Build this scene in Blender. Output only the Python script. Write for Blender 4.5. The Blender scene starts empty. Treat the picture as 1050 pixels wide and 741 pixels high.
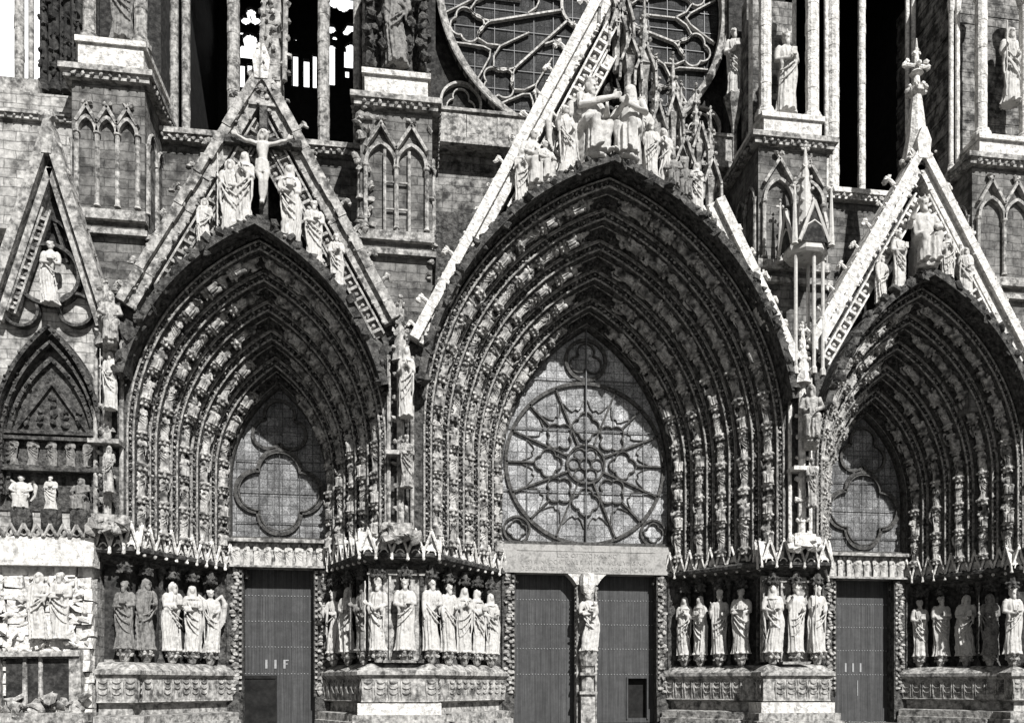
import bpy, bmesh, math, random
import numpy as np
from mathutils import Vector, Matrix
R = math.radians
SC = bpy.context.scene
COL = SC.collection
rnd = random.Random(7)
rng = np.random.default_rng(11)

# ---------------------------------------------------------------- camera, sky, sun, exposure
FPX, PSI, PX0, HY, DIST, CAMX, EYE = 900.0, .149, 562.5, 701.6, 32.38, -7.17, 1.7
cam = bpy.data.objects.new('camera', bpy.data.cameras.new('camera'))
COL.objects.link(cam)
cam.location = (CAMX, -DIST, EYE)
cam.rotation_euler = (R(90), 0, -PSI)
cam.data.sensor_fit = 'HORIZONTAL'; cam.data.sensor_width = 36
cam.data.lens = FPX / 1050 * 36
cam.data.shift_x = -(PX0 - 525) / 1050
cam.data.shift_y = (HY - 370.5) / 1050
cam.data.clip_start = .1; cam.data.clip_end = 3000
SC.camera = cam

SUN_AZ, SUN_EL = -18.0, 41.0        # degrees to the left (minus: right) of the facade's normal, and above the horizon
sd = Vector((-math.sin(R(SUN_AZ)) * math.cos(R(SUN_EL)), -math.cos(R(SUN_AZ)) * math.cos(R(SUN_EL)), math.sin(R(SUN_EL))))
w = bpy.data.worlds.new('World'); SC.world = w; w.use_nodes = True
nt = w.node_tree; bg = nt.nodes['Background']
sky = nt.nodes.new('ShaderNodeTexSky'); sky.sky_type = 'NISHITA'; sky.sun_disc = False
sky.sun_elevation = R(SUN_EL); sky.sun_rotation = math.atan2(sd.x, sd.y)
sky.air_density = 1.0; sky.dust_density = .6
bw = nt.nodes.new('ShaderNodeRGBToBW')
nt.links.new(sky.outputs[0], bw.inputs[0])
# added brightening by direction, whitens the sky seen behind the towers
tc = nt.nodes.new('ShaderNodeTexCoord'); sp_ = nt.nodes.new('ShaderNodeSeparateXYZ'); nt.links.new(tc.outputs['Generated'], sp_.inputs[0])
mr_ = nt.nodes.new('ShaderNodeMapRange'); mr_.interpolation_type = 'SMOOTHSTEP'; mr_.inputs[1].default_value = .45; mr_.inputs[2].default_value = .78; mr_.inputs[3].default_value = 1; mr_.inputs[4].default_value = 16
nt.links.new(sp_.outputs[1], mr_.inputs[0])
mu_ = nt.nodes.new('ShaderNodeMath'); mu_.operation = 'MULTIPLY'; nt.links.new(bw.outputs[0], mu_.inputs[0]); nt.links.new(mr_.outputs[0], mu_.inputs[1])
nt.links.new(mu_.outputs[0], bg.inputs['Color'])
bg.inputs['Strength'].default_value = .05
sun = bpy.data.objects.new('sun', bpy.data.lights.new('sun', 'SUN'))
sun.data.energy = 5.0; sun.data.angle = R(.5); sun.data.color = (1, .995, .985)
sun.rotation_euler = sd.to_track_quat('Z', 'Y').to_euler(); sun.location = (-30, -40, 60)
COL.objects.link(sun)
SC.view_settings.view_transform = 'Standard'; SC.view_settings.look = 'None'
SC.view_settings.gamma = 1.0; SC.view_settings.use_curve_mapping = False
SC.view_settings.exposure = 0.62
SC.render.engine = 'CYCLES'
SC.cycles.max_bounces = 5; SC.cycles.diffuse_bounces = 1

def W(px, py, Y):
    """photo point at depth Y -> X, Z in metres"""
    u = (px - PX0) / FPX; dy = Y + DIST
    dx = dy * (u * math.cos(PSI) + math.sin(PSI)) / (math.cos(PSI) - u * math.sin(PSI))
    zc = dx * math.sin(PSI) + dy * math.cos(PSI)
    return dx + CAMX, EYE + (HY - py) * zc / FPX

# ---------------------------------------------------------------- materials
def stone(name, base, soot=.05, stain=.45, sscale=.55, bump=.5, bscale=9, block=None, fine=.5, rough=.9, streak=True, dist=.05):
    m = bpy.data.materials.new(name); m.use_nodes = True
    n = m.node_tree.nodes; L = m.node_tree.links; b = n['Principled BSDF']
    b.inputs['Roughness'].default_value = rough; b.inputs['Specular IOR Level'].default_value = .25
    geo = n.new('ShaderNodeNewGeometry')
    def noise(scale, detail, vec=None, rgh=.6):
        t = n.new('ShaderNodeTexNoise'); t.inputs['Scale'].default_value = scale
        t.inputs['Detail'].default_value = detail; t.inputs['Roughness'].default_value = rgh
        L.new(vec or geo.outputs['Position'], t.inputs['Vector']); return t.outputs['Fac']
    def ramp(fac, p0, p1, c0=0, c1=1):
        t = n.new('ShaderNodeMapRange'); t.inputs[1].default_value = p0; t.inputs[2].default_value = p1
        t.inputs[3].default_value = c0; t.inputs[4].default_value = c1; t.interpolation_type = 'SMOOTHSTEP'
        L.new(fac, t.inputs[0]); return t.outputs[0]
    def math_(op, a, bb):
        t = n.new('ShaderNodeMath'); t.operation = op
        for i, v in enumerate((a, bb)):
            if isinstance(v, (int, float)): t.inputs[i].default_value = v
            else: L.new(v, t.inputs[i])
        return t.outputs[0]
    st = ramp(noise(sscale * 3.2, 8, None, .68), .58 - stain * .38, .76 - stain * .3)
    if streak:
        mp = n.new('ShaderNodeMapping'); mp.inputs['Scale'].default_value = (5.5, 5.5, .7)
        L.new(geo.outputs['Position'], mp.inputs['Vector'])
        s2 = ramp(noise(1.0, 8, mp.outputs[0], .7), .5, .64, 0, .55)
        st = math_('MAXIMUM', st, s2)
    f = ramp(noise(bscale * .8, 5), .3, .7, 1 - fine, 1 + fine * .6)
    val = math_('MULTIPLY', math_('ADD', math_('MULTIPLY', st, soot - base), base), f)
    hgt = noise(bscale, 7)
    if block:
        sep = n.new('ShaderNodeSeparateXYZ'); L.new(geo.outputs['Position'], sep.inputs[0])
        cx = n.new('ShaderNodeCombineXYZ')
        wv = math_('MULTIPLY', math_('SUBTRACT', noise(1.7, 3), .5), .16)
        L.new(math_('ADD', math_('ADD', sep.outputs[0], sep.outputs[1]), wv), cx.inputs[0]); L.new(math_('ADD', sep.outputs[2], wv), cx.inputs[1])
        br = n.new('ShaderNodeTexBrick'); L.new(cx.outputs[0], br.inputs['Vector'])
        br.inputs['Scale'].default_value = 1; br.inputs['Brick Width'].default_value = block[0]; br.inputs['Row Height'].default_value = block[1]
        br.inputs['Mortar Size'].default_value = .018; br.inputs['Mortar Smooth'].default_value = .3
        br.inputs['Color1'].default_value = (.72, .72, .72, 1); br.inputs['Color2'].default_value = (1.15, 1.15, 1.15, 1)
        br.inputs['Mortar'].default_value = (.62, .62, .62, 1); br.inputs['Bias'].default_value = .25
        rgb = n.new('ShaderNodeRGBToBW'); L.new(br.outputs['Color'], rgb.inputs[0])
        val = math_('MULTIPLY', val, rgb.outputs[0])
        hgt = math_('ADD', hgt, math_('MULTIPLY', br.outputs['Fac'], -.7))
    cc = n.new('ShaderNodeCombineColor')
    L.new(val, cc.inputs[0]); L.new(math_('MULTIPLY', val, .975), cc.inputs[1]); L.new(math_('MULTIPLY', val, .93), cc.inputs[2])
    L.new(cc.outputs[0], b.inputs['Base Color'])
    bp = n.new('ShaderNodeBump'); bp.inputs['Strength'].default_value = bump; bp.inputs['Distance'].default_value = dist
    L.new(hgt, bp.inputs['Height']); L.new(bp.outputs[0], b.inputs['Normal'])
    return m

M = {}
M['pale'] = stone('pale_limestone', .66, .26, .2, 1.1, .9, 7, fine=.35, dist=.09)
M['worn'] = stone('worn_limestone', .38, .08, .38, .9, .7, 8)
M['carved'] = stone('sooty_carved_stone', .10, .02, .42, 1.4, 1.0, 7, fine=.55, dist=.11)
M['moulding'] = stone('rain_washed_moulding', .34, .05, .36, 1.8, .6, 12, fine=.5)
M['dark'] = stone('soot_and_shade_stone', .05, .015, .5, 1.2, .7, 9)  # soot, and recess shade put into colour where it backs niches and gables
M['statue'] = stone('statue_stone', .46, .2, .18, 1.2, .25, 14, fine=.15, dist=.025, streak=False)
M['statue_dark'] = stone('statue_stone_soot_and_shade', .20, .07, .3, 1.2, .3, 14, fine=.35, dist=.025, streak=False)  # darker copy of the statue stone: soot, and shadow put into colour
M['statue_low'] = stone('statue_stone_weathered', .38, .08, .34, 1.4, .5, 12, fine=.35, dist=.03)
M['figure'] = stone('archivolt_figure_stone', .44, .04, .4, 1.0, .7, 16, fine=.6, dist=.03, streak=False)
M['ashlar'] = stone('ashlar_masonry', .17, .045, .4, .35, .9, 5, block=(.82, .33), fine=.35)
M['ashlar_dark'] = stone('sooty_ashlar_masonry', .25, .04, .5, .6, .8, 5, block=(.8, .33), fine=.4)
M['ashlar_pale'] = stone('pale_ashlar_masonry', .38, .1, .36, .5, .9, 5, block=(.85, .34), fine=.35)
M['burnt'] = stone('burnt_masonry', .55, .03, .55, 1.0, 1.0, 4, block=(.8, .4), fine=.6, dist=.12)
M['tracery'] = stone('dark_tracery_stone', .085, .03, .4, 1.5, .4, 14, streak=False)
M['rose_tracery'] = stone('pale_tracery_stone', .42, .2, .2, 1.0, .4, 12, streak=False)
M['inscribed'] = stone('inscribed_slab_stone', .33, .18, .3, .9, .3, 16, fine=.2, dist=.015)
M['letter'] = stone('cut_letter_stone', .29, .2, .2, 2, .2, 12, streak=False)
M['black'] = stone('painted_dark_stone', .014, .008, .4, .6, .4, 5, streak=False)  # darkness of unlit rooms put into a near-black colour
M['ground'] = stone('paving_setts', .13, .09, .4, .3, .6, 4, streak=False)

def simple(name, col, rough=.6, metal=0):
    m = bpy.data.materials.new(name); m.use_nodes = True; b = m.node_tree.nodes['Principled BSDF']
    n = m.node_tree.nodes; L = m.node_tree.links
    t = n.new('ShaderNodeTexNoise'); t.inputs['Scale'].default_value = 14; t.inputs['Detail'].default_value = 5
    mr = n.new('ShaderNodeMapRange'); mr.inputs[3].default_value = col * .6; mr.inputs[4].default_value = col * 1.4
    geo = n.new('ShaderNodeNewGeometry'); L.new(geo.outputs['Position'], t.inputs['Vector'])
    L.new(t.outputs['Fac'], mr.inputs[0]); L.new(mr.outputs[0], b.inputs['Base Color'])
    b.inputs['Roughness'].default_value = rough; b.inputs['Metallic'].default_value = metal
    return m
M['iron'] = simple('iron_bar', .06, .5)
M['stud'] = simple('worn_iron_stud', .26, .5)
M['paint'] = simple('faded_white_paint', .27, .8)

def wood():
    m = bpy.data.materials.new('old_oak_boards'); m.use_nodes = True; b = m.node_tree.nodes['Principled BSDF']
    n = m.node_tree.nodes; L = m.node_tree.links
    geo = n.new('ShaderNodeNewGeometry'); mp = n.new('ShaderNodeMapping'); mp.inputs['Scale'].default_value = (30, 4, .55)
    L.new(geo.outputs['Position'], mp.inputs[0])
    t = n.new('ShaderNodeTexNoise'); t.inputs['Scale'].default_value = 1; t.inputs['Detail'].default_value = 6; L.new(mp.outputs[0], t.inputs['Vector'])
    t2 = n.new('ShaderNodeTexNoise'); t2.inputs['Scale'].default_value = 3.5; t2.inputs['Detail'].default_value = 10; t2.inputs['Roughness'].default_value = .85
    L.new(geo.outputs['Position'], t2.inputs['Vector'])
    mul = n.new('ShaderNodeMath'); mul.operation = 'MULTIPLY'; L.new(t.outputs['Fac'], mul.inputs[0]); L.new(t2.outputs['Fac'], mul.inputs[1])
    mr = n.new('ShaderNodeMapRange'); mr.inputs[1].default_value = .12; mr.inputs[2].default_value = .4; mr.inputs[3].default_value = .01; mr.inputs[4].default_value = .07
    sp = n.new('ShaderNodeSeparateXYZ'); L.new(geo.outputs['Position'], sp.inputs[0]); cb = n.new('ShaderNodeCombineXYZ'); L.new(sp.outputs[0], cb.inputs[0]); L.new(sp.outputs[2], cb.inputs[1])
    br = n.new('ShaderNodeTexBrick'); L.new(cb.outputs[0], br.inputs['Vector']); br.offset = .37; br.inputs['Scale'].default_value = 1
    br.inputs['Brick Width'].default_value = .23; br.inputs['Row Height'].default_value = 9; br.inputs['Mortar Size'].default_value = .006
    br.inputs['Color1'].default_value = (.85, .85, .85, 1); br.inputs['Color2'].default_value = (1.2, 1.2, 1.2, 1); br.inputs['Mortar'].default_value = (.25, .25, .25, 1)
    bb = n.new('ShaderNodeRGBToBW'); L.new(br.outputs['Color'], bb.inputs[0])
    L.new(mul.outputs[0], mr.inputs[0]); mm = n.new('ShaderNodeMath'); mm.operation = 'MULTIPLY'; L.new(mr.outputs[0], mm.inputs[0]); L.new(bb.outputs[0], mm.inputs[1]); L.new(mm.outputs[0], b.inputs['Base Color'])
    b.inputs['Roughness'].default_value = .75
    bp = n.new('ShaderNodeBump'); bp.inputs['Strength'].default_value = .3; bp.inputs['Distance'].default_value = .003
    L.new(t.outputs['Fac'], bp.inputs['Height']); L.new(bp.outputs[0], b.inputs['Normal'])
    return m
M['wood'] = wood()

def glass(name, lo, hi, cell=2.3, grid=.42):
    m = bpy.data.materials.new(name); m.use_nodes = True; b = m.node_tree.nodes['Principled BSDF']
    n = m.node_tree.nodes; L = m.node_tree.links
    geo = n.new('ShaderNodeNewGeometry')
    v = n.new('ShaderNodeTexVoronoi'); v.feature = 'DISTANCE_TO_EDGE'; v.inputs['Scale'].default_value = cell
    v2 = n.new('ShaderNodeTexVoronoi'); v2.inputs['Scale'].default_value = cell
    t = n.new('ShaderNodeTexNoise'); t.inputs['Scale'].default_value = .9; t.inputs['Detail'].default_value = 8; t.inputs['Roughness'].default_value = .7
    for q in (v, v2, t): L.new(geo.outputs['Position'], q.inputs['Vector'])
    e = n.new('ShaderNodeMapRange'); e.inputs[1].default_value = .01; e.inputs[2].default_value = .045; e.inputs[3].default_value = .45; L.new(v.outputs['Distance'], e.inputs[0])
    mr = n.new('ShaderNodeMapRange'); mr.inputs[1].default_value = .36; mr.inputs[2].default_value = .64; mr.inputs[3].default_value = lo; mr.inputs[4].default_value = hi; L.new(t.outputs['Fac'], mr.inputs[0])
    g = n.new('ShaderNodeRGBToBW'); L.new(v2.outputs['Color'], g.inputs[0])
    g2 = n.new('ShaderNodeMapRange'); g2.inputs[3].default_value = .75; g2.inputs[4].default_value = 1.2; L.new(g.outputs[0], g2.inputs[0])
    a = n.new('ShaderNodeMath'); a.operation = 'MULTIPLY'; L.new(e.outputs[0], a.inputs[0]); L.new(mr.outputs[0], a.inputs[1])
    c0 = n.new('ShaderNodeMath'); c0.operation = 'MULTIPLY'; L.new(a.outputs[0], c0.inputs[0]); L.new(g2.outputs[0], c0.inputs[1])
    sp = n.new('ShaderNodeSeparateXYZ'); L.new(geo.outputs['Position'], sp.inputs[0]); cb = n.new('ShaderNodeCombineXYZ'); L.new(sp.outputs[0], cb.inputs[0]); L.new(sp.outputs[2], cb.inputs[1])
    br = n.new('ShaderNodeTexBrick'); L.new(cb.outputs[0], br.inputs['Vector']); br.offset = 0; br.inputs['Scale'].default_value = 1
    br.inputs['Brick Width'].default_value = grid; br.inputs['Row Height'].default_value = grid * 1.2; br.inputs['Mortar Size'].default_value = .014
    br.inputs['Color1'].default_value = (.8, .8, .8, 1); br.inputs['Color2'].default_value = (1.25, 1.25, 1.25, 1); br.inputs['Mortar'].default_value = (.35, .35, .35, 1)
    b2_ = n.new('ShaderNodeRGBToBW'); L.new(br.outputs['Color'], b2_.inputs[0])
    t5 = n.new('ShaderNodeTexNoise'); t5.inputs['Scale'].default_value = 22; t5.inputs['Detail'].default_value = 4; L.new(geo.outputs['Position'], t5.inputs['Vector'])
    m5 = n.new('ShaderNodeMapRange'); m5.inputs[1].default_value = .35; m5.inputs[2].default_value = .65; m5.inputs[3].default_value = .55; m5.inputs[4].default_value = 1.4; L.new(t5.outputs['Fac'], m5.inputs[0])
    c1 = n.new('ShaderNodeMath'); c1.operation = 'MULTIPLY'; L.new(c0.outputs[0], c1.inputs[0]); L.new(b2_.outputs[0], c1.inputs[1])
    c = n.new('ShaderNodeMath'); c.operation = 'MULTIPLY'; L.new(c1.outputs[0], c.inputs[0]); L.new(m5.outputs[0], c.inputs[1])
    L.new(c.outputs[0], b.inputs['Base Color'])
    b.inputs['Roughness'].default_value = .75; b.inputs['Specular IOR Level'].default_value = .15
    bp = n.new('ShaderNodeBump'); bp.inputs['Strength'].default_value = .5; bp.inputs['Distance'].default_value = .03
    L.new(g2.outputs[0], bp.inputs['Height']); L.new(bp.outputs[0], b.inputs['Normal'])
    return m
M['glass'] = glass('leaded_glass_dusty', .17, .34, 4.2)
M['glass_side'] = glass('leaded_glass_dim', .09, .24, 5, .3)
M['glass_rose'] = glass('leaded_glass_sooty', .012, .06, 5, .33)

# ---------------------------------------------------------------- mesh building
def _ico(sub):
    bm = bmesh.new(); bmesh.ops.create_icosphere(bm, subdivisions=sub, radius=1)
    v = np.array([x.co[:] for x in bm.verts]); f = np.array([[q.index for q in x.verts] for x in bm.faces]); bm.free(); return v, f
ICO1, ICO2, ICO3 = _ico(1), _ico(2), _ico(3)

class MB:
    def __init__(s): s.v = []; s.t = []; s.q = []; s.n = 0
    def add(s, v, f):
        v = np.asarray(v, float).reshape(-1, 3); f = np.asarray(f, int)
        (s.q if f.shape[1] == 4 else s.t).append(f + s.n)
        s.v.append(v); s.n += len(v); return s
    def box(s, x0, x1, y0, y1, z0, z1, j=0):
        v = np.array([[x, y, z] for z in (z0, z1) for y in (y0, y1) for x in (x0, x1)], float)
        if j: v += rng.uniform(-j, j, v.shape)
        return s.add(v, [[0, 1, 5, 4], [1, 3, 7, 5], [3, 2, 6, 7], [2, 0, 4, 6], [4, 5, 7, 6], [2, 3, 1, 0]])
    def grid(s, rows, closed=False):
        a = np.asarray(rows, float); nr, nc = a.shape[:2]
        i = np.arange(nr - 1)[:, None]; jn = nc if closed else nc - 1; j = np.arange(jn)[None, :]; k = (j + 1) % nc
        f = np.stack([i * nc + j, i * nc + k, (i + 1) * nc + k, (i + 1) * nc + j], -1).reshape(-1, 4)
        return s.add(a.reshape(-1, 3), f)
    def cap(s, ring):
        r = np.asarray(ring, float); n = len(r); c = r.mean(0)
        return s.add(np.vstack([r, c]), [[i, (i + 1) % n, n] for i in range(n)])
    def lathe(s, cx, cy, prof, n=10, rot=0, sx=1, sy=1):
        th = np.arange(n) / n * 2 * math.pi + rot
        rows = [[(cx + r * math.cos(t) * sx, cy + r * math.sin(t) * sy, z) for t in th] for r, z in prof]
        s.grid(rows, True); s.cap(rows[0]); s.cap(rows[-1]); return s
    def tube(s, pts, rad, n=6, caps=True):
        P = np.asarray(pts, float); m = len(P); rad = np.broadcast_to(np.asarray(rad, float), (m,))
        rows = []
        T = np.gradient(P, axis=0); up = np.array([0, 1, 0.])
        for i in range(m):
            t = T[i] / (np.linalg.norm(T[i]) + 1e-9); u = up if abs(t @ up) < .9 else np.array([1, 0, 0.])
            a = np.cross(t, u); a /= np.linalg.norm(a); b = np.cross(t, a)
            rows.append([P[i] + rad[i] * (math.cos(q) * a + math.sin(q) * b) for q in np.arange(n) / n * 2 * math.pi + math.pi / n])
        s.grid(rows, True)
        if caps: s.cap(rows[0]); s.cap(rows[-1])
        return s
    def blob(s, c, r, ico=ICO1, j=0, M3=None):
        v = ico[0] * np.asarray(r, float)
        if j: v = v * (1 + rng.uniform(-j, j, (len(v), 1)))
        if M3 is not None: v = v @ np.asarray(M3).T
        return s.add(v + np.asarray(c, float), ico[1])
    def blobs(s, C, rad, j=.3, ico=ICO1):
        C = np.asarray(C, float).reshape(-1, 3); n = len(C); rad = np.broadcast_to(np.asarray(rad, float), (n, 3))
        iv, jf = ico; q = rng.normal(size=(n, 4)); q /= np.linalg.norm(q, axis=1)[:, None]
        a, b, c, d = q.T
        Rm = np.stack([1 - 2 * (c * c + d * d), 2 * (b * c - a * d), 2 * (b * d + a * c), 2 * (b * c + a * d), 1 - 2 * (b * b + d * d), 2 * (c * d - a * b), 2 * (b * d - a * c), 2 * (c * d + a * b), 1 - 2 * (b * b + c * c)], -1).reshape(n, 3, 3)
        v = iv[None] * (1 + rng.uniform(-j, j, (n, len(iv), 1))) * rad[:, None, :] * rng.uniform(.6, 1.25, (n, 1, 3))
        v = np.einsum('nij,nkj->nki', Rm, v) + C[:, None]
        f = jf[None] + (np.arange(n) * len(iv))[:, None, None]
        return s.add(v.reshape(-1, 3), f.reshape(-1, 3))
    def prism(s, poly, y0, y1):
        """polygon in x,z extruded along y"""
        p = np.asarray(poly, float); n = len(p)
        a = np.column_stack([p[:, 0], np.full(n, y0), p[:, 1]]); b = np.column_stack([p[:, 0], np.full(n, y1), p[:, 1]])
        s.grid([np.vstack([a, a[:1]]), np.vstack([b, b[:1]])]); s.cap(a); s.cap(b); return s
    def bar(s, p, q, y0, y1, wd):
        """straight bar in the x,z plane"""
        p = np.array(p, float); q = np.array(q, float); d = (q - p) / (np.linalg.norm(q - p) + 1e-9); nn = np.array([-d[1], d[0]]) * wd / 2
        return s.prism([p - nn, q - nn, q + nn, p + nn], y0, y1)
    def path_bar(s, pts, y0, y1, wd):
        """bar following points in x,z, rectangular section"""
        P = np.asarray(pts, float); T = np.gradient(P, axis=0); T /= np.linalg.norm(T, axis=1)[:, None] + 1e-9
        N = np.column_stack([-T[:, 1], T[:, 0]]) * wd / 2
        A = P - N; B = P + N
        mk = lambda q, y: np.column_stack([q[:, 0], np.full(len(q), y), q[:, 1]])
        s.grid([mk(A, y1), mk(A, y0), mk(B, y0), mk(B, y1)]); return s
    def build(s, name, mat, parent=None, smooth=False):
        me = bpy.data.meshes.new(name)
        V = np.vstack(s.v); me.vertices.add(len(V)); me.vertices.foreach_set('co', V.ravel().astype(np.float32))
        T = np.vstack(s.t) if s.t else np.zeros((0, 3), int); Q = np.vstack(s.q) if s.q else np.zeros((0, 4), int)
        nl = T.size + Q.size; me.loops.add(nl); me.loops.foreach_set('vertex_index', np.concatenate([T.ravel(), Q.ravel()]).astype(np.int32))
        npoly = len(T) + len(Q); me.polygons.add(npoly)
        ls = np.concatenate([np.arange(len(T)) * 3, T.size + np.arange(len(Q)) * 4])
        me.polygons.foreach_set('loop_start', ls.astype(np.int32))
        me.update(calc_edges=True); me.validate()
        me.polygons.foreach_set('use_smooth', np.full(len(me.polygons), bool(smooth)))
        me.materials.append(M[mat] if isinstance(mat, str) else mat)
        o = bpy.data.objects.new(name, me); COL.objects.link(o); o.parent = parent; return o

def empty(name, loc=(0, 0, 0)):
    o = bpy.data.objects.new(name, None); COL.objects.link(o); o.location = loc; return o
def tag(o, label=None, cat=None, group=None, kind=None):
    for k, v in (('label', label), ('category', cat), ('group', group), ('kind', kind)):
        if v: o[k] = v
    return o

def arch(cx, a, zb, zs, za, n=40, nj=14):
    """pointed arch from left foot over the apex to the right foot, points in x,z"""
    h = za - zs; c = (h * h - a * a) / (2 * a); Rr = a + c
    pts = [(-a, zb + (zs - zb) * i / nj) for i in range(nj)]
    th = math.asin(min(1, h / Rr))
    pts += [(c - Rr * math.cos(th * i / n), zs + Rr * math.sin(th * i / n)) for i in range(n)]
    L = np.array(pts); Rt = L[::-1] * [-1, 1]
    P = np.vstack([L, [[0, za]], Rt]); P[:, 0] += cx
    return P

def foil(cx, cz, n, d, r, rot=90, seg=14):
    """outline of n lobes as list of points in x,z (closed)"""
    pts = []
    half = math.pi / n
    # angle on the lobe circle where it meets its neighbour
    px = d * math.cos(half); off = math.sqrt(max(r * r - (d * math.sin(half)) ** 2, 1e-6))
    ix, iz = (px + off) * math.cos(half), (px + off) * math.sin(half)
    am = math.atan2(iz, ix - d)
    for k in range(n):
        b = R(rot) + 2 * math.pi * k / n
        for i in range(seg + 1):
            t = -am + 2 * am * i / seg
            x = d + r * math.cos(t); z = r * math.sin(t)
            pts.append((cx + x * math.cos(b) - z * math.sin(b), cz + x * math.sin(b) + z * math.cos(b)))
    pts.append(pts[0]); return pts
def circ(cx, cz, r, n=40, a0=0, a1=360):
    return [(cx + r * math.cos(R(a0 + (a1 - a0) * i / n)), cz + r * math.sin(R(a0 + (a1 - a0) * i / n))) for i in range(n + 1)]
# ---------------------------------------------------------------- carved human figures (templates are shared meshes)
def remesh(mb, vox, name):
    o = mb.build(name, 'statue'); md = o.modifiers.new('r', 'REMESH'); md.mode = 'VOXEL'; md.voxel_size = vox; md.use_smooth_shade = True
    sm = o.modifiers.new('s', 'SMOOTH'); sm.factor = .15; sm.iterations = 1
    dg = bpy.context.evaluated_depsgraph_get(); me = bpy.data.meshes.new_from_object(o.evaluated_get(dg))
    n = len(me.vertices); co = np.empty(n * 3, np.float32); me.vertices.foreach_get('co', co); co = co.reshape(-1, 3)
    q = co.astype(float)   # weathering: small pits
    for k in range(5):
        d = rng.normal(size=3); d /= np.linalg.norm(d); f = rng.uniform(25, 90)
        co += (np.sin(q @ d * f + rng.uniform(0, 6)) * .0011)[:, None].astype(np.float32) * rng.normal(size=3).astype(np.float32)
    me.vertices.foreach_set('co', co.ravel()); me.update()
    bpy.data.objects.remove(o); return me

def head(b, c, s=1., beard=0, hair='long', tilt=(0, 0)):
    c = np.array(c, float); q = lambda x, y, z: c + np.array([x + tilt[0] * z, y + tilt[1] * z, z]) * s
    b.blob(q(0, 0, 0), np.array([.043, .05, .062]) * s, ICO3)
    b.blob(q(0, -.012, -.032), np.array([.033, .036, .034]) * s, ICO2)      # jaw
    b.tube([q(0, -.048, .012), q(0, -.058, -.012)], [.006 * s, .012 * s], 6)   # nose
    b.tube([q(-.03, -.04, .018), q(0, -.05, .02), q(.03, -.04, .018)], .009 * s, 6)  # brow
    for x in (-.018, .018): b.blob(q(x, -.046, .005), .0075 * s, ICO1)
    b.tube([q(-.014, -.046, -.028), q(.014, -.046, -.028)], .006 * s, 6)       # mouth
    for x in (-.045, .045): b.blob(q(x, .004, -.002), np.array([.009, .012, .018]) * s, ICO1)
    if beard:
        b.blob(q(0, -.034, -.058), np.array([.03, .024, .036 * beard]) * s, ICO2, .05)
    if hair == 'long':
        b.blob(q(0, .016, .014), np.array([.054, .052, .062]) * s, ICO2, .05)
        for sx in (-1, 1): b.tube([q(sx * .042, 0, .03), q(sx * .054, .008, -.02), q(sx * .05, .012, -.075)], [.018 * s, .022 * s, .016 * s], 7)
    if hair == 'curl':
        th = rng.uniform(0, 2 * math.pi, 26); ph = rng.uniform(.0, 1.0, 26)
        b.blobs([q(.046 * math.cos(t) * math.cos(p), .012 + .05 * math.sin(t) * math.cos(p) * (1 if math.sin(t) > -.3 else .3), .02 + .052 * math.sin(p)) for t, p in zip(th, ph)], .018 * s, .1)
    if hair == 'veil':
        b.lathe(*(q(0, .012, 0)[:2]), [(.02 * s, c[2] + .075 * s), (.052 * s, c[2] + .05 * s), (.062 * s, c[2] - .01 * s), (.07 * s, c[2] - .08 * s), (.10 * s, c[2] - .13 * s)], 14, sy=.8)
        b.blob(q(0, -.03, -.004), np.array([.034, .034, .048]) * s, ICO2)
    if hair == 'mitre':
        b.prism([(c[0] - .045 * s, c[2] + .03 * s), (c[0] + .045 * s, c[2] + .03 * s), (c[0] + .052 * s, c[2] + .075 * s), (c[0], c[2] + .15 * s), (c[0] - .052 * s, c[2] + .075 * s)], c[1] - .034 * s, c[1] + .034 * s)
    if hair == 'crown':
        b.blob(q(0, .012, .008), np.array([.052, .052, .056]) * s, ICO2)
        b.lathe(c[0], c[1], [(.05 * s, c[2] + .03 * s), (.055 * s, c[2] + .06 * s)], 12)
        for k in range(6):
            t = k * math.pi / 3 + .3; b.tube([(c[0] + .05 * s * math.cos(t), c[1] + .05 * s * math.sin(t), c[2] + .05 * s), (c[0] + .056 * s * math.cos(t), c[1] + .056 * s * math.sin(t), c[2] + .088 * s)], [.013 * s, .004 * s], 5)

def hand(b, c, d, up, s=1.):
    """palm at c, fingers along d, palm width along up"""
    c = np.array(c, float); d = np.array(d, float); d /= np.linalg.norm(d); up = np.array(up, float); up -= d * (up @ d); up /= np.linalg.norm(up); nn = np.cross(d, up)
    Mx = np.column_stack([d, up, nn]); b.blob(c, (.026 * s, .021 * s, .012 * s), ICO2, 0, Mx)
    for k, ln in enumerate((.030, .036, .034, .026)):
        p = c + d * .018 * s + up * (.016 - .0105 * k) * s
        b.tube([p, p + d * ln * .6 * s + nn * .003 * s, p + d * ln * s + nn * .014 * s], [.0072 * s, .0068 * s, .0055 * s], 6)
    p = c + up * .016 * s - d * .006 * s
    b.tube([p, p + (d * .6 + up * .7) * .02 * s, p + (d * .95 + up * .6) * .034 * s], [.0085 * s, .008 * s, .0065 * s], 6)

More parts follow.
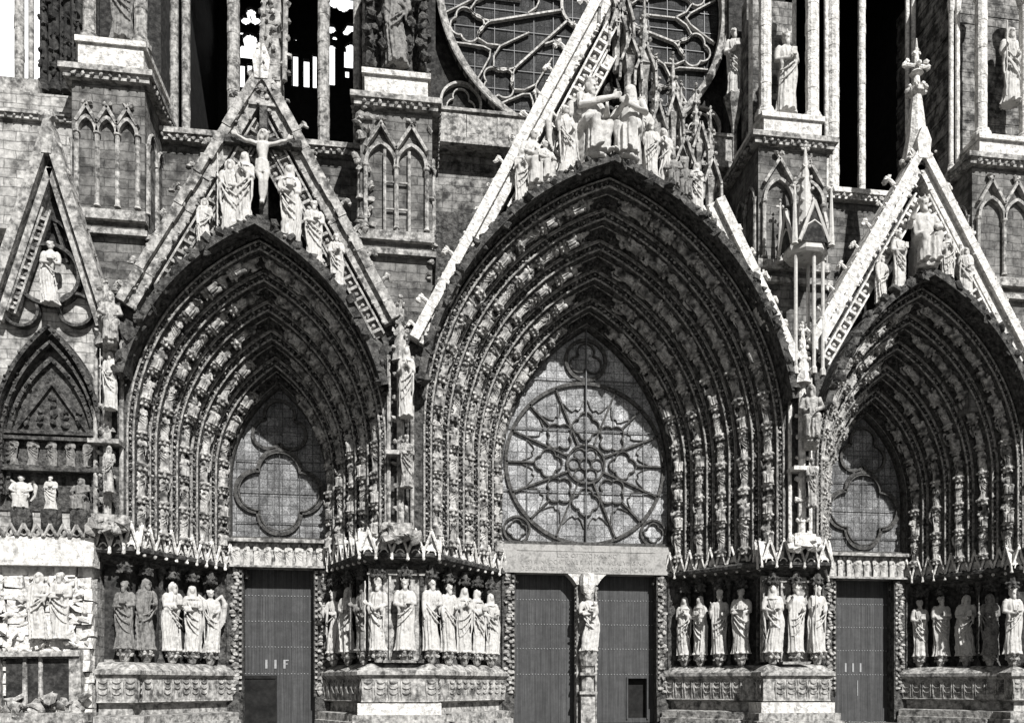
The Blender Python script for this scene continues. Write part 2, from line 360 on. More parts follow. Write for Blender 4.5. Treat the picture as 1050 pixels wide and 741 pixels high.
def robe(b, zt, prof, sway, folds, amp, seed, n=72):
    rows = []; r = random.Random(seed); ph = [r.uniform(0, 6.28) for _ in range(4)]
    zs = np.linspace(0, zt, 46)
    for z in zs:
        t = z / zt; hx = np.interp(t, [p[0] for p in prof], [p[1] for p in prof]); hy = np.interp(t, [p[0] for p in prof], [p[2] for p in prof])
        cx = sway * 1.6 * math.sin(t * math.pi * 1.0); row = []
        A = amp * (1.15 - t) ** .7
        for i in range(n):
            a = 2 * math.pi * i / n
            f = 1 + A * (abs(math.sin(a * folds / 2 + ph[0] + .5 * math.sin(3 * t + ph[1]))) ** .7 * 2 - 1.1) + A * .5 * math.sin(a * (folds * .7 // 1) + ph[2] + t * 3)
            row.append((cx + hx * math.cos(a) * f, hy * math.sin(a) * f, z))
        rows.append(row)
    b.grid(rows, True); b.cap(rows[0]); b.cap(rows[-1])

STAND = [(0, .112, .09), (.06, .10, .085), (.3, .083, .075), (.55, .092, .074), (.72, .078, .066), (.86, .098, .07), (.94, .102, .056), (1, .045, .04)]
def standing(seed, sway=.02, beard=0, hair='long', pose='book', wings=False, swag=3, wide=1.):
    r = random.Random(seed); b = MB()
    robe(b, .845, [(a, x * wide, y) for a, x, y in STAND], sway, 15 + seed % 5, .27, seed)
    b.tube([(0, 0, .80), (0, -.005, .885)], [.04, .03], 10)
    head(b, (0, -.012, .925), 1.05, beard, hair, (r.uniform(-.15, .15), 0))
    for sx in (-1, 1):
        b.blob((sx * .088 * wide, 0, .80), (.036, .04, .042), ICO2)
        b.blob((sx * .045, -.105, .012), (.026, .05, .02), ICO2)          # feet under the hem
    hp = {'book': [(-.03, -.125, .61), (.05, -.12, .66)], 'pray': [(-.012, -.13, .72), (.012, -.13, .72)], 'bless': [(-.14, -.13, .76), (.06, -.12, .62)],
          'staff': [(-.13, -.1, .66), (.04, -.11, .60)], 'down': [(-.13, -.06, .46), (.05, -.12, .63)], 'cross': [(.05, -.115, .67), (-.05, -.12, .62)]}[pose]
    for sx, h in zip((-1, 1), hp):
        sh = np.array([sx * .096 * wide, .0, .795]); el = np.array([sx * .122 * wide, -.015, .645]); h = np.array(h)
        if pose == 'bless' and sx < 0: el = np.array([-.15, -.03, .66])
        b.tube([sh, (sh + el) / 2 + [sx * .006, .004, 0], el, el + (h - el) * .5, h], [.042, .04, .036, .033, .02], 9)
        b.tube([el + (h - el) * .45, el + (h - el) * .5 + [0, 0, -.06], el + (h - el) * .45 + [0, .01, -.14]], [.034, .026, .008], 8)  # sleeve
        d = (h - el); hand(b, h + d / np.linalg.norm(d) * .014, d + np.array([0, 0, .1 if pose in ('bless', 'pray') else .02]), (0, -.2, 1), 1.15)
    for k in range(swag):     # mantle folds hanging in loops across the front
        z = .60 - k * r.uniform(.075, .1) - r.uniform(0, .03); sx = -1 if seed % 2 else 1
        P = [(sx * .098 * wide * math.cos(u) , -.045 - .058 * math.sin(u), z + (.10 + .03 * k) * math.cos(u) * .9 - .06 * math.sin(u)) for u in np.linspace(.15 * k, math.pi - .1 * k, 10)]
        b.tube(P, [.005, .01, .012, .012, .013, .013, .012, .010, .008, .004], 7)
    for k in range(9):        # long folds
        a = R(195 + k * 19 + r.uniform(-6, 6)); z1 = r.uniform(.25, .58)
        x0, y0 = .092 * math.cos(a), .083 * math.sin(a)
        b.tube([(x0 * 1.1 * wide, y0 * 1.08, .01), (x0 * wide, y0, z1 * .5), (x0 * .9 * wide + sway, y0 * .93, z1)], [.02, .016, .005], 7)
    for sx in (-1, 1):
        if r.random() < .6: b.tube([(sx * .095 * wide, -.02, .78), (sx * r.uniform(.1, .125) * wide, -.03, .5), (sx * .09 * wide, -.05, r.uniform(.12, .3))], [.02, .02, .006], 8)
    if pose == 'book': b.box(.01, .075, -.165, -.135, .64, .735)
    if pose == 'staff': b.tube([(-.145, -.125, .02), (-.14, -.13, .98)], .011, 7)
    if pose == 'cross': b.box(-.02, .06, -.16, -.13, .66, .74)
    if wings:
        for sx in (-1, 1):
            P = [(sx * .06, .07, .80), (sx * .17, .09, .90), (sx * .22, .1, .78), (sx * .20, .11, .55), (sx * .15, .1, .38)]
            b.tube(P, [.03, .04, .05, .045, .012], 8)
            for k in range(5): b.tube([(sx * (.20 - k * .02), .1, .8 - k * .05), (sx * (.225 - k * .018), .085, .48 - k * .03)], [.018, .008], 5)
    return b

def seated(seed, beard=0, hair='crown', pose='bless', wings=False, tilt=(0, 0)):
    """seated on a bench, total height 1"""
    b = MB(); r = random.Random(seed)
    rows = []
    for t in np.linspace(0, 1, 26):          # trunk
        z = .30 + t * .50; hx = np.interp(t, [0, .3, .6, .9, 1], [.17, .15, .16, .175, .06]); hy = np.interp(t, [0, .3, .6, .9, 1], [.13, .11, .11, .085, .05])
        rows.append([(hx * math.cos(a) * (1 + .05 * math.sin(9 * a + t * 3)), .06 + hy * math.sin(a) * (1 + .05 * math.sin(9 * a + t * 3)), z) for a in np.arange(48) / 48 * 2 * math.pi])
    b.grid(rows, True); b.cap(rows[0]); b.cap(rows[-1])
    for sx in (-1, 1):
        b.tube([(sx * .09, .06, .36), (sx * .115, -.1, .39), (sx * .105, -.20, .37), (sx * .095, -.18, .2), (sx * .09, -.18, .03)], [.09, .085, .07, .05, .05], 12)
        b.blob((sx * .09, -.26, .02), (.035, .07, .025), ICO2)
    rows = []
    for t in np.linspace(0, 1, 16):
        hx = .165 - .03 * t; rows.append([(hx * math.cos(a) * (1 + .12 * math.sin(13 * a + t)), -.13 + .12 * math.sin(a) * (1 + .2 * math.sin(11 * a)), t * .33) for a in np.arange(60) / 60 * 2 * math.pi])
    b.grid(rows, True); b.cap(rows[0]); b.cap(rows[-1])
    b.box(-.15, .15, -.02, .18, -.12, .31); b.blob((0, -.06, -.04), (.16, .17, .06), ICO2, .1)
    for k in range(2):
        P = [((.13 - .05 * k) * math.cos(u), -.17 - .05 * math.sin(u), .34 - k * .12 - .05 * math.sin(u)) for u in np.linspace(0, math.pi, 9)]
        b.tube(P, .011, 6)
    b.tube([(0, .05, .76), (0, .035, .86)], [.055, .04], 9)
    head(b, (0, .03, .90), 1.45, beard, hair, tilt)
    hs = {'bless': [(-.21, -.13, .72), (.1, -.17, .50)], 'pray': [(-.02, -.15, .66), (.02, -.15, .66)], 'lap': [(-.1, -.18, .47), (.12, -.16, .5)], 'reach': [(.22, -.16, .78), (.1, -.17, .56)],
          'raised': [(-.24, -.06, .80), (.24, -.06, .80)]}[pose]
    for sx, h in zip((-1, 1), hs):
        sh = np.array([sx * .155, .05, .74]); el = np.array([sx * .225, -.02, .56]); h = np.array(h)
        b.tube([sh, el, (el + h) / 2, h], [.055, .05, .043, .028], 9)
        d = h - el; hand(b, h + d / np.linalg.norm(d) * .02, d, (0, -.3, 1), 1.7)
    if wings:
        for sx in (-1, 1):
            b.tube([(sx * .1, .13, .72), (sx * .24, .15, .86), (sx * .29, .15, .7), (sx * .24, .15, .4), (sx * .18, .14, .25)], [.04, .05, .06, .05, .02], 8)
    return b

def crucified():
    b = MB()
    b.tube([(0, 0, .52), (.01, -.01, .60), (0, 0, .70), (0, .005, .78), (0, 0, .83)], [.055, .052, .07, .075, .03], 14)
    b.blob((0, 0, .53), (.075, .055, .055), ICO2)
    for sx in (-1, 1):
        b.tube([(sx * .04, 0, .53), (sx * .045 + .01, -.03, .38), (sx * .03 + .02, -.05, .30), (sx * .02 + .01, -.01, .15), (sx * .012, 0, .05)], [.047, .043, .03, .03, .018], 10)
        b.blob((sx * .014, -.03, .03), (.016, .03, .03), ICO2)
        b.tube([(sx * .065, .01, .79), (sx * .19, .0, .82), (sx * .30, 0, .87)], [.032, .024, .016], 8)
        hand(b, (sx * .325, -.01, .885), (sx, 0, .4), (0, -.2, 1), 1.1)
    rows = []
    for t in np.linspace(0, 1, 10): rows.append([((.075 + .02 * (1 - t)) * math.cos(a) * (1 + .1 * math.sin(11 * a)), .062 * math.sin(a) * (1 + .1 * math.sin(9 * a)) - .01, .40 + .17 * t) for a in np.arange(40) / 40 * 6.2832])
    b.grid(rows, True); b.cap(rows[0]); b.cap(rows[-1])
    head(b, (.02, -.035, .90), 1., 1, 'long', (.3, -.3)); return b

def perch(b):
    """the little carved canopy under an archivolt figure"""
    b.lathe(0, 0, [(.06, -.24), (.12, -.2), (.17, -.1), (.21, -.02), (.2, .02)], 8, .39)
    for a in np.arange(7) * .9: b.blob((.16 * math.cos(a), .14 * math.sin(a), -.19), (.05, .05, .07), ICO1, .3); b.blob((.21 * math.cos(a + .4), .19 * math.sin(a + .4), -.06), (.055, .055, .05), ICO1, .3)
    return b
T = {}
def mk(name, b, vox=.0085): T[name] = remesh(b, vox, name)
mk('st_book', standing(1, .02, 1, 'curl', 'book'))
mk('st_pray', standing(2, -.02, 0, 'veil', 'pray'))
mk('st_staff', standing(3, .02, 1, 'long', 'staff'))
mk('st_bless', standing(4, -.015, 1, 'mitre', 'bless'))
mk('st_cross', standing(5, .03, 0, 'veil', 'cross', swag=3))
mk('st_down', standing(6, -.03, 1.2, 'long', 'down', swag=2, wide=1.05))
mk('st_angel', standing(7, .03, 0, 'curl', 'bless', wings=True, swag=2))
mk('st_king', standing(8, .01, 1.1, 'crown', 'book', swag=2, wide=1.08))
mk('st_wide', standing(9, .0, 1.2, 'curl', 'cross', swag=3, wide=1.12))
_m = standing(91, .045, 0, 'crown', 'cross', False, 2, 1.0)
_m.tube([(.07, -.13, .60), (.075, -.14, .68), (.07, -.14, .745)], [.04, .038, .022], 9); head(_m, (.07, -.145, .785), .62, 0, 'curl')
_m.tube([(.045, -.15, .72), (.01, -.18, .70)], [.014, .01], 6); _m.tube([(.06, -.16, .61), (.03, -.19, .56)], [.022, .016], 6)
mk('mother', _m)
VAR = []
for q, (bd, hr, ps, sg) in enumerate([(1.2, 'long', 'bless', 1), (0, 'veil', 'book', 2), (1, 'curl', 'staff', 2), (0, 'curl', 'cross', 1), (1.3, 'long', 'book', 2), (1, 'mitre', 'staff', 2), (0, 'long', 'pray', 1), (1.1, 'curl', 'down', 2), (0, 'crown', 'bless', 1), (1.2, 'long', 'cross', 2)]):
    nm = 'va_%d' % q; mk(nm, standing(40 + q * 3, rnd.choice((-.035, -.02, .025, .04)), bd, hr, ps, False, sg, rnd.uniform(.96, 1.16))); VAR.append(nm)
mk('se_king', seated(1, 1.1, 'crown', 'bless'), .01)
mk('se_queen', seated(2, 0, 'veil', 'pray'), .01)
mk('se_reach', seated(3, 1.1, 'crown', 'reach'), .01)
mk('se_angel', seated(4, 0, 'curl', 'lap', True), .012)
mk('se_prophet', seated(5, 1.3, 'long', 'lap'), .012)
mk('crucified', crucified(), .0085)
mk('ar_a', perch(seated(11, 0, 'curl', 'pray', True)), .017)
mk('ar_b', perch(seated(12, 1.2, 'long', 'lap')), .017)
mk('ar_c', perch(seated(13, 0, 'veil', 'raised')), .017)
mk('ar_d', perch(seated(14, 1, 'crown', 'bless')), .017)
mk('ar_e', perch(standing(15, .03, 0, 'curl', 'pray', True, 2, 1.2)), .013)
mk('ar_f', perch(standing(16, -.03, 1, 'long', 'book', False, 3, 1.25)), .013)
_mats = {}
def tmesh(t, mat):
    if (t, mat) not in _mats:
        me = T[t].copy(); me.materials.clear(); me.materials.append(M[mat]); _mats[t, mat] = me
    return _mats[t, mat]
def statue(t, x, y, z, h, rot, label, group=None, mat='statue', name='statue', cat='statue', sx=1.0):
    o = bpy.data.objects.new(name, tmesh(t, mat)); COL.objects.link(o)
    o.location = (x, y, z); o.rotation_euler = (0, 0, R(rot)); o.scale = (h * sx, h, h)
    return tag(o, label, cat, group)
# ---------------------------------------------------------------- ground
g = MB(); g.box(-400, 400, -400, 300, -.4, -.0); tag(g.build('ground', 'ground'), kind='structure')

# ---------------------------------------------------------------- the cathedral: one building, everything carved on it is its part
CATH = tag(empty('cathedral', (0, 0, 0)), 'gothic cathedral west front with three deep carved portals, gables, buttresses and rose window', 'cathedral')
DOORY = 4.6
PORT = {'left': dict(cx=-12.7, a0=4.45, za0=17.5, zs0=10.4, a1=1.98, za1=13.9, zs1=9.9),
        'centre': dict(cx=0., a0=6.95, za0=20.8, zs0=11.0, a1=3.74, za1=17.05, zs1=10.6),
        'right': dict(cx=12.7, a0=4.45, za0=17.5, zs0=10.4, a1=1.98, za1=13.9, zs1=9.9)}
ZB = 6.9
def parch(p, t, Y=None, n=40, zb=ZB):
    l = lambda k: p[k + '0'] + (p[k + '1'] - p[k + '0']) * t
    P = arch(p['cx'], l('a'), zb, l('zs'), l('za'), n)
    return P if Y is None else np.column_stack([P[:, 0], np.full(len(P), Y), P[:, 1]])
def resample(P, step, off=0.):
    d = np.concatenate([[0], np.cumsum(np.linalg.norm(np.diff(P, axis=0), axis=1))]); s = np.arange(off, d[-1] - 1e-6, step)
    Q = np.column_stack([np.interp(s, d, P[:, k]) for k in range(P.shape[1])]); Tn = np.column_stack([np.interp(s + .08, d, P[:, k]) - np.interp(s - .08, d, P[:, k]) for k in range(P.shape[1])])
    return Q, Tn / (np.linalg.norm(Tn, axis=1)[:, None] + 1e-9), d[-1]

NORD = 5
PROF = [(0, 0), (.03, -.05), (.08, -.07), (.13, -.04), (.15, .04), (.18, .07), (.36, .07), (.39, .03), (.43, -.02), (.48, -.02), (.52, .03), (.54, .10), (.56, .25), (.60, .42), (.68, .60), (.78, .74), (.90, .84), (1, .92), (1.0, 1.0)]
FIGS = []
KINDS_A = ['ar_a', 'ar_b', 'ar_c', 'ar_d', 'ar_e', 'ar_f', 'ar_e', 'ar_f']
for pn, p in PORT.items():
    dY = 4.45 / NORD
    for i in range(NORD):
        t0 = i / NORD; dt = 1 / NORD
        b = MB(); cn = MB()
        b.grid([parch(p, t0 + u * dt, (i + v) * dY) for u, v in PROF])
        # voussoir joints and carved foliage bands
        Pm = parch(p, t0 + .27 * dt, (i + .03) * dY)
        Q, Tn, ln = resample(Pm, .17 if pn == 'centre' else .16)
        b.blobs(Q + rng.normal(0, .025, Q.shape), (.085, .085, .075), .35)
        Q2, _, _ = resample(parch(p, t0 + .08 * dt, (i - .06) * dY), .24); b.blobs(Q2, .045, .2)
        Q3, _, _ = resample(parch(p, t0 + .57 * dt, (i + .18) * dY), .2); b.blobs(Q3 + rng.normal(0, .02, Q3.shape), .05, .3)
        # canopies and figures in the hollow
        Ph = parch(p, t0 + .74 * dt, (i + .38) * dY); half = len(Ph) // 2 + 1
        sp = 1.19 if pn == 'centre' else 1.14
        for side in (0, 1):
            seg = Ph[:half] if side == 0 else Ph[half - 1:][::-1]
            Q, Tn, ln = resample(seg, sp, .25)
            for k in range(len(Q)):
                if ln - (.25 + k * sp) < 1.0: continue
                up = Tn[k]; N = np.array([p['cx'], 0, ZB + 1.5]) - Q[k]; N = N - up * (N @ up); N[1] = 0
                N /= np.linalg.norm(N); f = N * .55 + np.array([0, -.85, 0]); f -= up * (f @ up); f /= np.linalg.norm(f)
                xr = np.cross(up, -f); xr = np.cross(-f, up) * -1 if False else np.cross(-f, up)
                sc = (1.1 if pn == 'centre' else 1.02) * rng.uniform(.93, 1.05)
                base = Q[k]
                FIGS.append((pn, i, base + up * .02, xr, f, up, sc))
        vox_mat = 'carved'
        nb = 900 if pn == 'centre' else 560     # foliage filling the hollow behind the figures
        Qh, Th, _ = resample(parch(p, t0 + .80 * dt, (i + .62) * dY), .02); sel = rng.integers(0, len(Qh), nb)
        b.blobs(Qh[sel] + rng.normal(0, .07, (nb, 3)), (.07, .05, .07), .45)
        o = b.build('archivolt', vox_mat, CATH); p.setdefault('ring', []).append(o)
        mo = MB()
        for u_, v_, r_ in ((.08, -.07, .04), (.455, -.03, .04), (.60, .36, .03), (.98, .93, .035)):
            mo.tube(parch(p, t0 + u_ * dt, (i + v_) * dY, 30), r_, 6, False)
        Q4, T4, _ = resample(parch(p, t0 + .40 * dt, (i + .0) * dY), .19)
        mo.blobs(Q4 + rng.normal(0, .012, Q4.shape), (.065, .05, .055), .3)
        Q5, _, _ = resample(parch(p, t0 + .22 * dt, (i + .01) * dY), .21); mo.blobs(Q5 + rng.normal(0, .015, Q5.shape), (.07, .05, .06), .35)
        mo.build('roll_moulding', 'moulding', o)
        if i == 0: o['label'] = {'left': 'outermost carved arch order of the left portal', 'centre': 'outermost carved arch order of the central portal', 'right': 'outermost carved arch order of the right portal'}[pn]

# the hundred carved figures that show largest are sub-parts, the rest one mesh
def _keep(f):
    return f[6] + (.3 if f[0] == 'centre' else 0) - f[1] * .02
order = sorted(range(len(FIGS)), key=lambda q: -_keep(FIGS[q]))
rest = {}
for rank, q in enumerate(order):
    pn, i, bs, xr, f, up, sc = FIGS[q]
    tn = rnd.choice(KINDS_A + ['ar_e', 'ar_f']); tall = tn in ('ar_e', 'ar_f'); s2 = sc * (1.02 if tall else .98)
    mir = rnd.choice((1, -1)); tw_ = rnd.uniform(-.35, .35); xr, f = xr * math.cos(tw_) + f * math.sin(tw_), f * math.cos(tw_) - xr * math.sin(tw_); s2 *= rnd.uniform(.93, 1.06); mir *= 1.14
    Mx = Matrix(((xr[0] * s2 * mir, -f[0] * s2, up[0] * s2, bs[0]), (xr[1] * s2 * mir, -f[1] * s2, up[1] * s2, bs[1]), (xr[2] * s2 * mir, -f[2] * s2, up[2] * s2, bs[2]), (0, 0, 0, 1)))
    if rank < 100:
        o = bpy.data.objects.new('carved_figure', tmesh(tn, 'figure')); COL.objects.link(o)
        o.parent = PORT[pn]['ring'][i]; o.matrix_local = Mx
    else:
        me = T[tn]; n = len(me.vertices); co = np.empty(n * 3); me.vertices.foreach_get('co', co); co = co.reshape(-1, 3)
        A = np.array(Mx); v = co @ A[:3, :3].T + A[:3, 3]
        me.calc_loop_triangles(); tr = np.empty(len(me.loop_triangles) * 3, int); me.loop_triangles.foreach_get('vertices', tr)
        rest.setdefault('x', MB()).add(v, tr.reshape(-1, 3))
if rest: tag(rest['x'].build('carved_figure', 'figure', CATH, True), kind='stuff')
print('figures', len(FIGS))

# ---------------------------------------------------------------- spandrels, piers between arches
GAB = {'left': (-12.55, 4.75, 14.9, 23.5), 'centre': (0, 7.35, 14.2, 28.4), 'right': (12.5, 4.75, 14.9, 22.95)}
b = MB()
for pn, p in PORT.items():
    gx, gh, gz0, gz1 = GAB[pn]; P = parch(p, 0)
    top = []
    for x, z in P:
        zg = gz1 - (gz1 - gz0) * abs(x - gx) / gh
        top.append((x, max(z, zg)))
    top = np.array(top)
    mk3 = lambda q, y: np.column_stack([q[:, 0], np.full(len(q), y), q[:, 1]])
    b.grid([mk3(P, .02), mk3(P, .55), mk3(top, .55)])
b.build('gable_field', 'dark', CATH)  # recess shade behind the sculpture put into the dark colour
b = MB()
zz = np.linspace(ZB - .6, 15.3, 40)
def edge(p, z, side):
    h = p['za0'] - p['zs0']; a = p['a0']; c = (h * h - a * a) / (2 * a)
    if z <= p['zs0']: return p['cx'] + side * a
    return p['cx'] + side * (math.sqrt(max((a + c) ** 2 - (z - p['zs0']) ** 2, 0)) - c)
for pa, pb in (('left', 'centre'), ('centre', 'right')):
    b = MB(); Lr = [(edge(PORT[pa], z, 1), .0, z) for z in zz]; Rr_ = [(edge(PORT[pb], z, -1), .0, z) for z in zz]
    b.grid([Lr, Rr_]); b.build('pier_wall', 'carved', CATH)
b = MB(); b.grid([[(-18.2, 0, z) for z in zz], [(edge(PORT['left'], z, -1), .0, z) for z in zz]]); b.build('pier_wall', 'carved', CATH); b = MB()
b.grid([[(edge(PORT['right'], z, 1), .0, z) for z in zz], [(20.5, 0, z) for z in zz]])
b.build('pier_wall', 'carved', CATH)

# ---------------------------------------------------------------- gables
def coffers(b, p, q, y, wd, step=.42, pn=None):
    p = np.array(p, float); q = np.array(q, float)
    if pn:
        P_ = PORT[pn]
        for k in range(200):
            if p[1] > P_['za0'] + .1 or abs(p[0] - P_['cx']) > abs(edge(P_, p[1], 1) - P_['cx']) + .55: break
            p = p + (q - p) / np.linalg.norm(q - p) * .1
    if np.linalg.norm(q - p) < .6: return
    L_ = np.linalg.norm(q - p); d = (q - p) / L_; n = np.array([-d[1], d[0]])
    b.bar(p + n * wd / 2, q + n * wd / 2, y - .14, y + .1, .07); b.bar(p - n * wd / 2, q - n * wd / 2, y - .14, y + .1, .07)
    for k in range(int(L_ / step)):
        c = p + d * (k + .5) * step; b.bar(c - n * wd / 2, c + n * wd / 2, y - .12, y + .08, .1)
        m = c + d * step / 2; b.blob((m[0], y - .0, m[1]), (.09, .07, .09), ICO1, .3)
    b.bar(p, q, y + .06, y + .14, wd)
def crocket(b, c, s, lean=1, up=1):
    c = np.array(c, float)
    b.tube([c, c + [lean * .12 * s, 0, .14 * s * up], c + [lean * .3 * s, 0, .2 * s], c + [lean * .36 * s, 0, .06 * s]], [.09 * s, .07 * s, .1 * s, .07 * s], 6)
    b.blobs([c + [lean * .3 * s, 0, .15 * s], c + [lean * .36 * s, -.05 * s, .05 * s], c + [lean * .22 * s, .0, .24 * s]], .11 * s, .3)
def gable(pn, mat, rows, right_from=None, wd=.75):
    gx, gh, z0, z1 = GAB[pn]; b = MB(); cr = []
    for sx in (-1, 1):
        foot = np.array([gx + sx * gh, z0]); ap = np.array([gx, z1]); d = ap - foot; L_ = np.linalg.norm(d); d /= L_; n = np.array([-d[1], d[0]]) * (-1 if sx < 0 else 1)   # n towards the inside
        e = ap if not (sx > 0 and right_from) else foot + d * L_ * right_from
        nseg = max(2, int(np.linalg.norm(e - foot) / .62))
        for k in range(nseg):          # separate coping stones
            p_, q_ = foot + (e - foot) * k / nseg, foot + (e - foot) * (k + 1) / nseg
            jw = rnd.uniform(-.03, .03) * (mat == 'worn')
            b.bar(p_ + n * (.1 + jw), q_ + n * (.1 + jw) - d * .012, -.55 + jw, .5, wd * .42 + jw)
            b.bar(p_ + n * .42, q_ + n * .42 - d * .012, -.36 + jw, .45, wd * .46)
            if rows > 1 and sx < 0: pass
        for r in range(rows):
            o = .42 + wd * .42 + .22 + r * .48
            coffers(b, foot + n * o - d * .3, e + n * o - d * (o * 1.9 if e is ap else 0), -.30 + .05 * r, .38, .42, pn)
        nn = int(np.linalg.norm(e - foot) / .16)
        for k in range(nn):          # chips and lichen knobs along the worn edges
            c = foot + (e - foot) * (k + rnd.random()) / nn + n * rnd.choice((-.05, .24, .6)); b.blob((c[0], -.5 + rnd.uniform(-.03, .1), c[1]), (rnd.uniform(.04, .1), .05, rnd.uniform(.04, .09)), ICO1, .4)
        for k in range(int(np.linalg.norm(e - foot) / 1.0)):
            c = foot + d * (.5 + k * 1.0) - n * .1
            s_ = rnd.uniform(.6, 1.15) * (1 if rnd.random() < .8 else .4)
            cb = MB(); crocket(cb, (c[0], -.1, c[1]), s_, sx); cr.append(cb)
    go = b.build('gable', mat, CATH)
    for cb in cr: cb.build('crocket', mat, go)
    return go
gl = gable('left', 'worn', 2); gl['label'] = 'weathered gable of the left portal with coffered bands and a broken top'
gc = gable('centre', 'pale', 2, .42, .85); gc['label'] = 'tall gable of the central portal, its right coping broken away'
gr = gable('right', 'pale', 1); gr['label'] = 'bright gable of the right portal topped by a cross finial'

def spire(b, x, y, z, h, r, crock=True, n=6, ang=.4):
    b.lathe(x, y, [(r, z), (r * .9, z + h * .02), (.03, z + h)], n, ang)
    if crock:
        for k in range(1, int(h / .45)):
            zz_ = z + k * .45; rr = r * (1 - (zz_ - z) / h)
            for a in range(4):
                b.blob((x + (rr + .05) * math.cos(a * 1.571 + .78), y + (rr + .05) * math.sin(a * 1.571 + .78), zz_), (.08, .08, .09), ICO1, .3)
    b.blobs([(x, y, z + h), (x - .1, y, z + h - .12), (x + .1, y, z + h - .12), (x, y, z + h + .14)], .08, .2)
# cross finial of the right gable
b = MB(); x, y = 12.5, 0
b.lathe(x, y, [(.62, 22.4), (.4, 23.4), (.3, 24.3), (.2, 25.1), (.34, 25.2), (.36, 25.35), (.15, 25.5), (.12, 25.9), (.28, 26.0), (.12, 26.15), (.1, 26.6), (.02, 27.4)], 8, .39)
for a in range(6):
    c, s_ = math.cos(a * 1.047), math.sin(a * 1.047)
    b.blobs([(x + .36 * c, y + .36 * s_, 25.3), (x + .28 * c, y + .28 * s_, 25.45)], .12, .2)
for zz_ in (26.3,):
    b.tube([(x - .45, y, zz_), (x + .45, y, zz_)], .08, 6); b.blobs([(x - .5, y, zz_), (x + .5, y, zz_), (x - .4, y, zz_ + .16), (x + .4, y, zz_ + .16), (x, y - .2, zz_)], .12, .2)
b.blobs([(x, y, 26.9), (x - .1, y, 26.8), (x + .1, y, 26.8)], .12, .2)
b.build('finial', 'pale', gr)
for g_, (gx, gh, z0, z1) in ((gr, GAB['right']), (gl, GAB['left'])):
    b = MB(); b.prism([(gx - .22, z1 - .62), (gx + .22, z1 - .62), (gx + .3, z1 + .1), (gx + .1, z1 + .6), (gx - .1, z1 + .6), (gx - .3, z1 + .1)], -.57, .45); b.build('apex_stone', 'pale', g_)
# broken pinnacle above the left gable
b = MB(); x = -12.45
for k in range(12):
    z = 22.0 + k * .48; wd_ = (.78 - k * .1 if k < 4 else .44 - k * .008); x += .035
    b.box(x - wd_ * .75 + rnd.uniform(-.05, .05), x + wd_ * .75 + rnd.uniform(-.05, .05), -.45, .5, z, z + .47, .03)
for sx in (-1, 1):
    b.tube([(x - .15 + sx * .42, -.5, 22.9), (x + sx * .34, -.5, 27.6)], .09, 6)
    for k in range(8): b.blob((x + sx * .4, -.5, 23.2 + k * .6), .11, ICO1, .4)
b.blobs(rng.uniform([-12.7, -.6, 22.2], [-11.8, -.4, 27], (46, 3)), .09, .4)
b.build('pinnacle', 'worn', gl)

# sills on which the gable sculpture stands (follow the arch back)
for pn, p in PORT.items():
    q = dict(p); q['a0'] = p['a0'] + .18; q['za0'] = p['za0'] + .22
    b = MB(); P = parch(q, 0, n=34)
    k0 = [k for k in range(len(P)) if P[k][1] > 12.2]
    b.path_bar(P[k0], -.95, .6, .26)
    Q, _, _ = resample(np.column_stack([P[k0][:, 0], np.full(len(k0), -.82), P[k0][:, 1] + .08]), .2)
    b.blobs(Q + rng.normal(0, .07, Q.shape), .15, .5); b.blobs(Q[::3] + rng.normal(0, .09, Q[::3].shape), .2, .5)
    Q, _, _ = resample(np.column_stack([P[k0][:, 0], np.full(len(k0), -.4), P[k0][:, 1] - .25]), .19)
    b.blobs(Q + rng.normal(0, .03, Q.shape), .075, .4)
    b.build('sculpture_sill', 'carved', CATH)

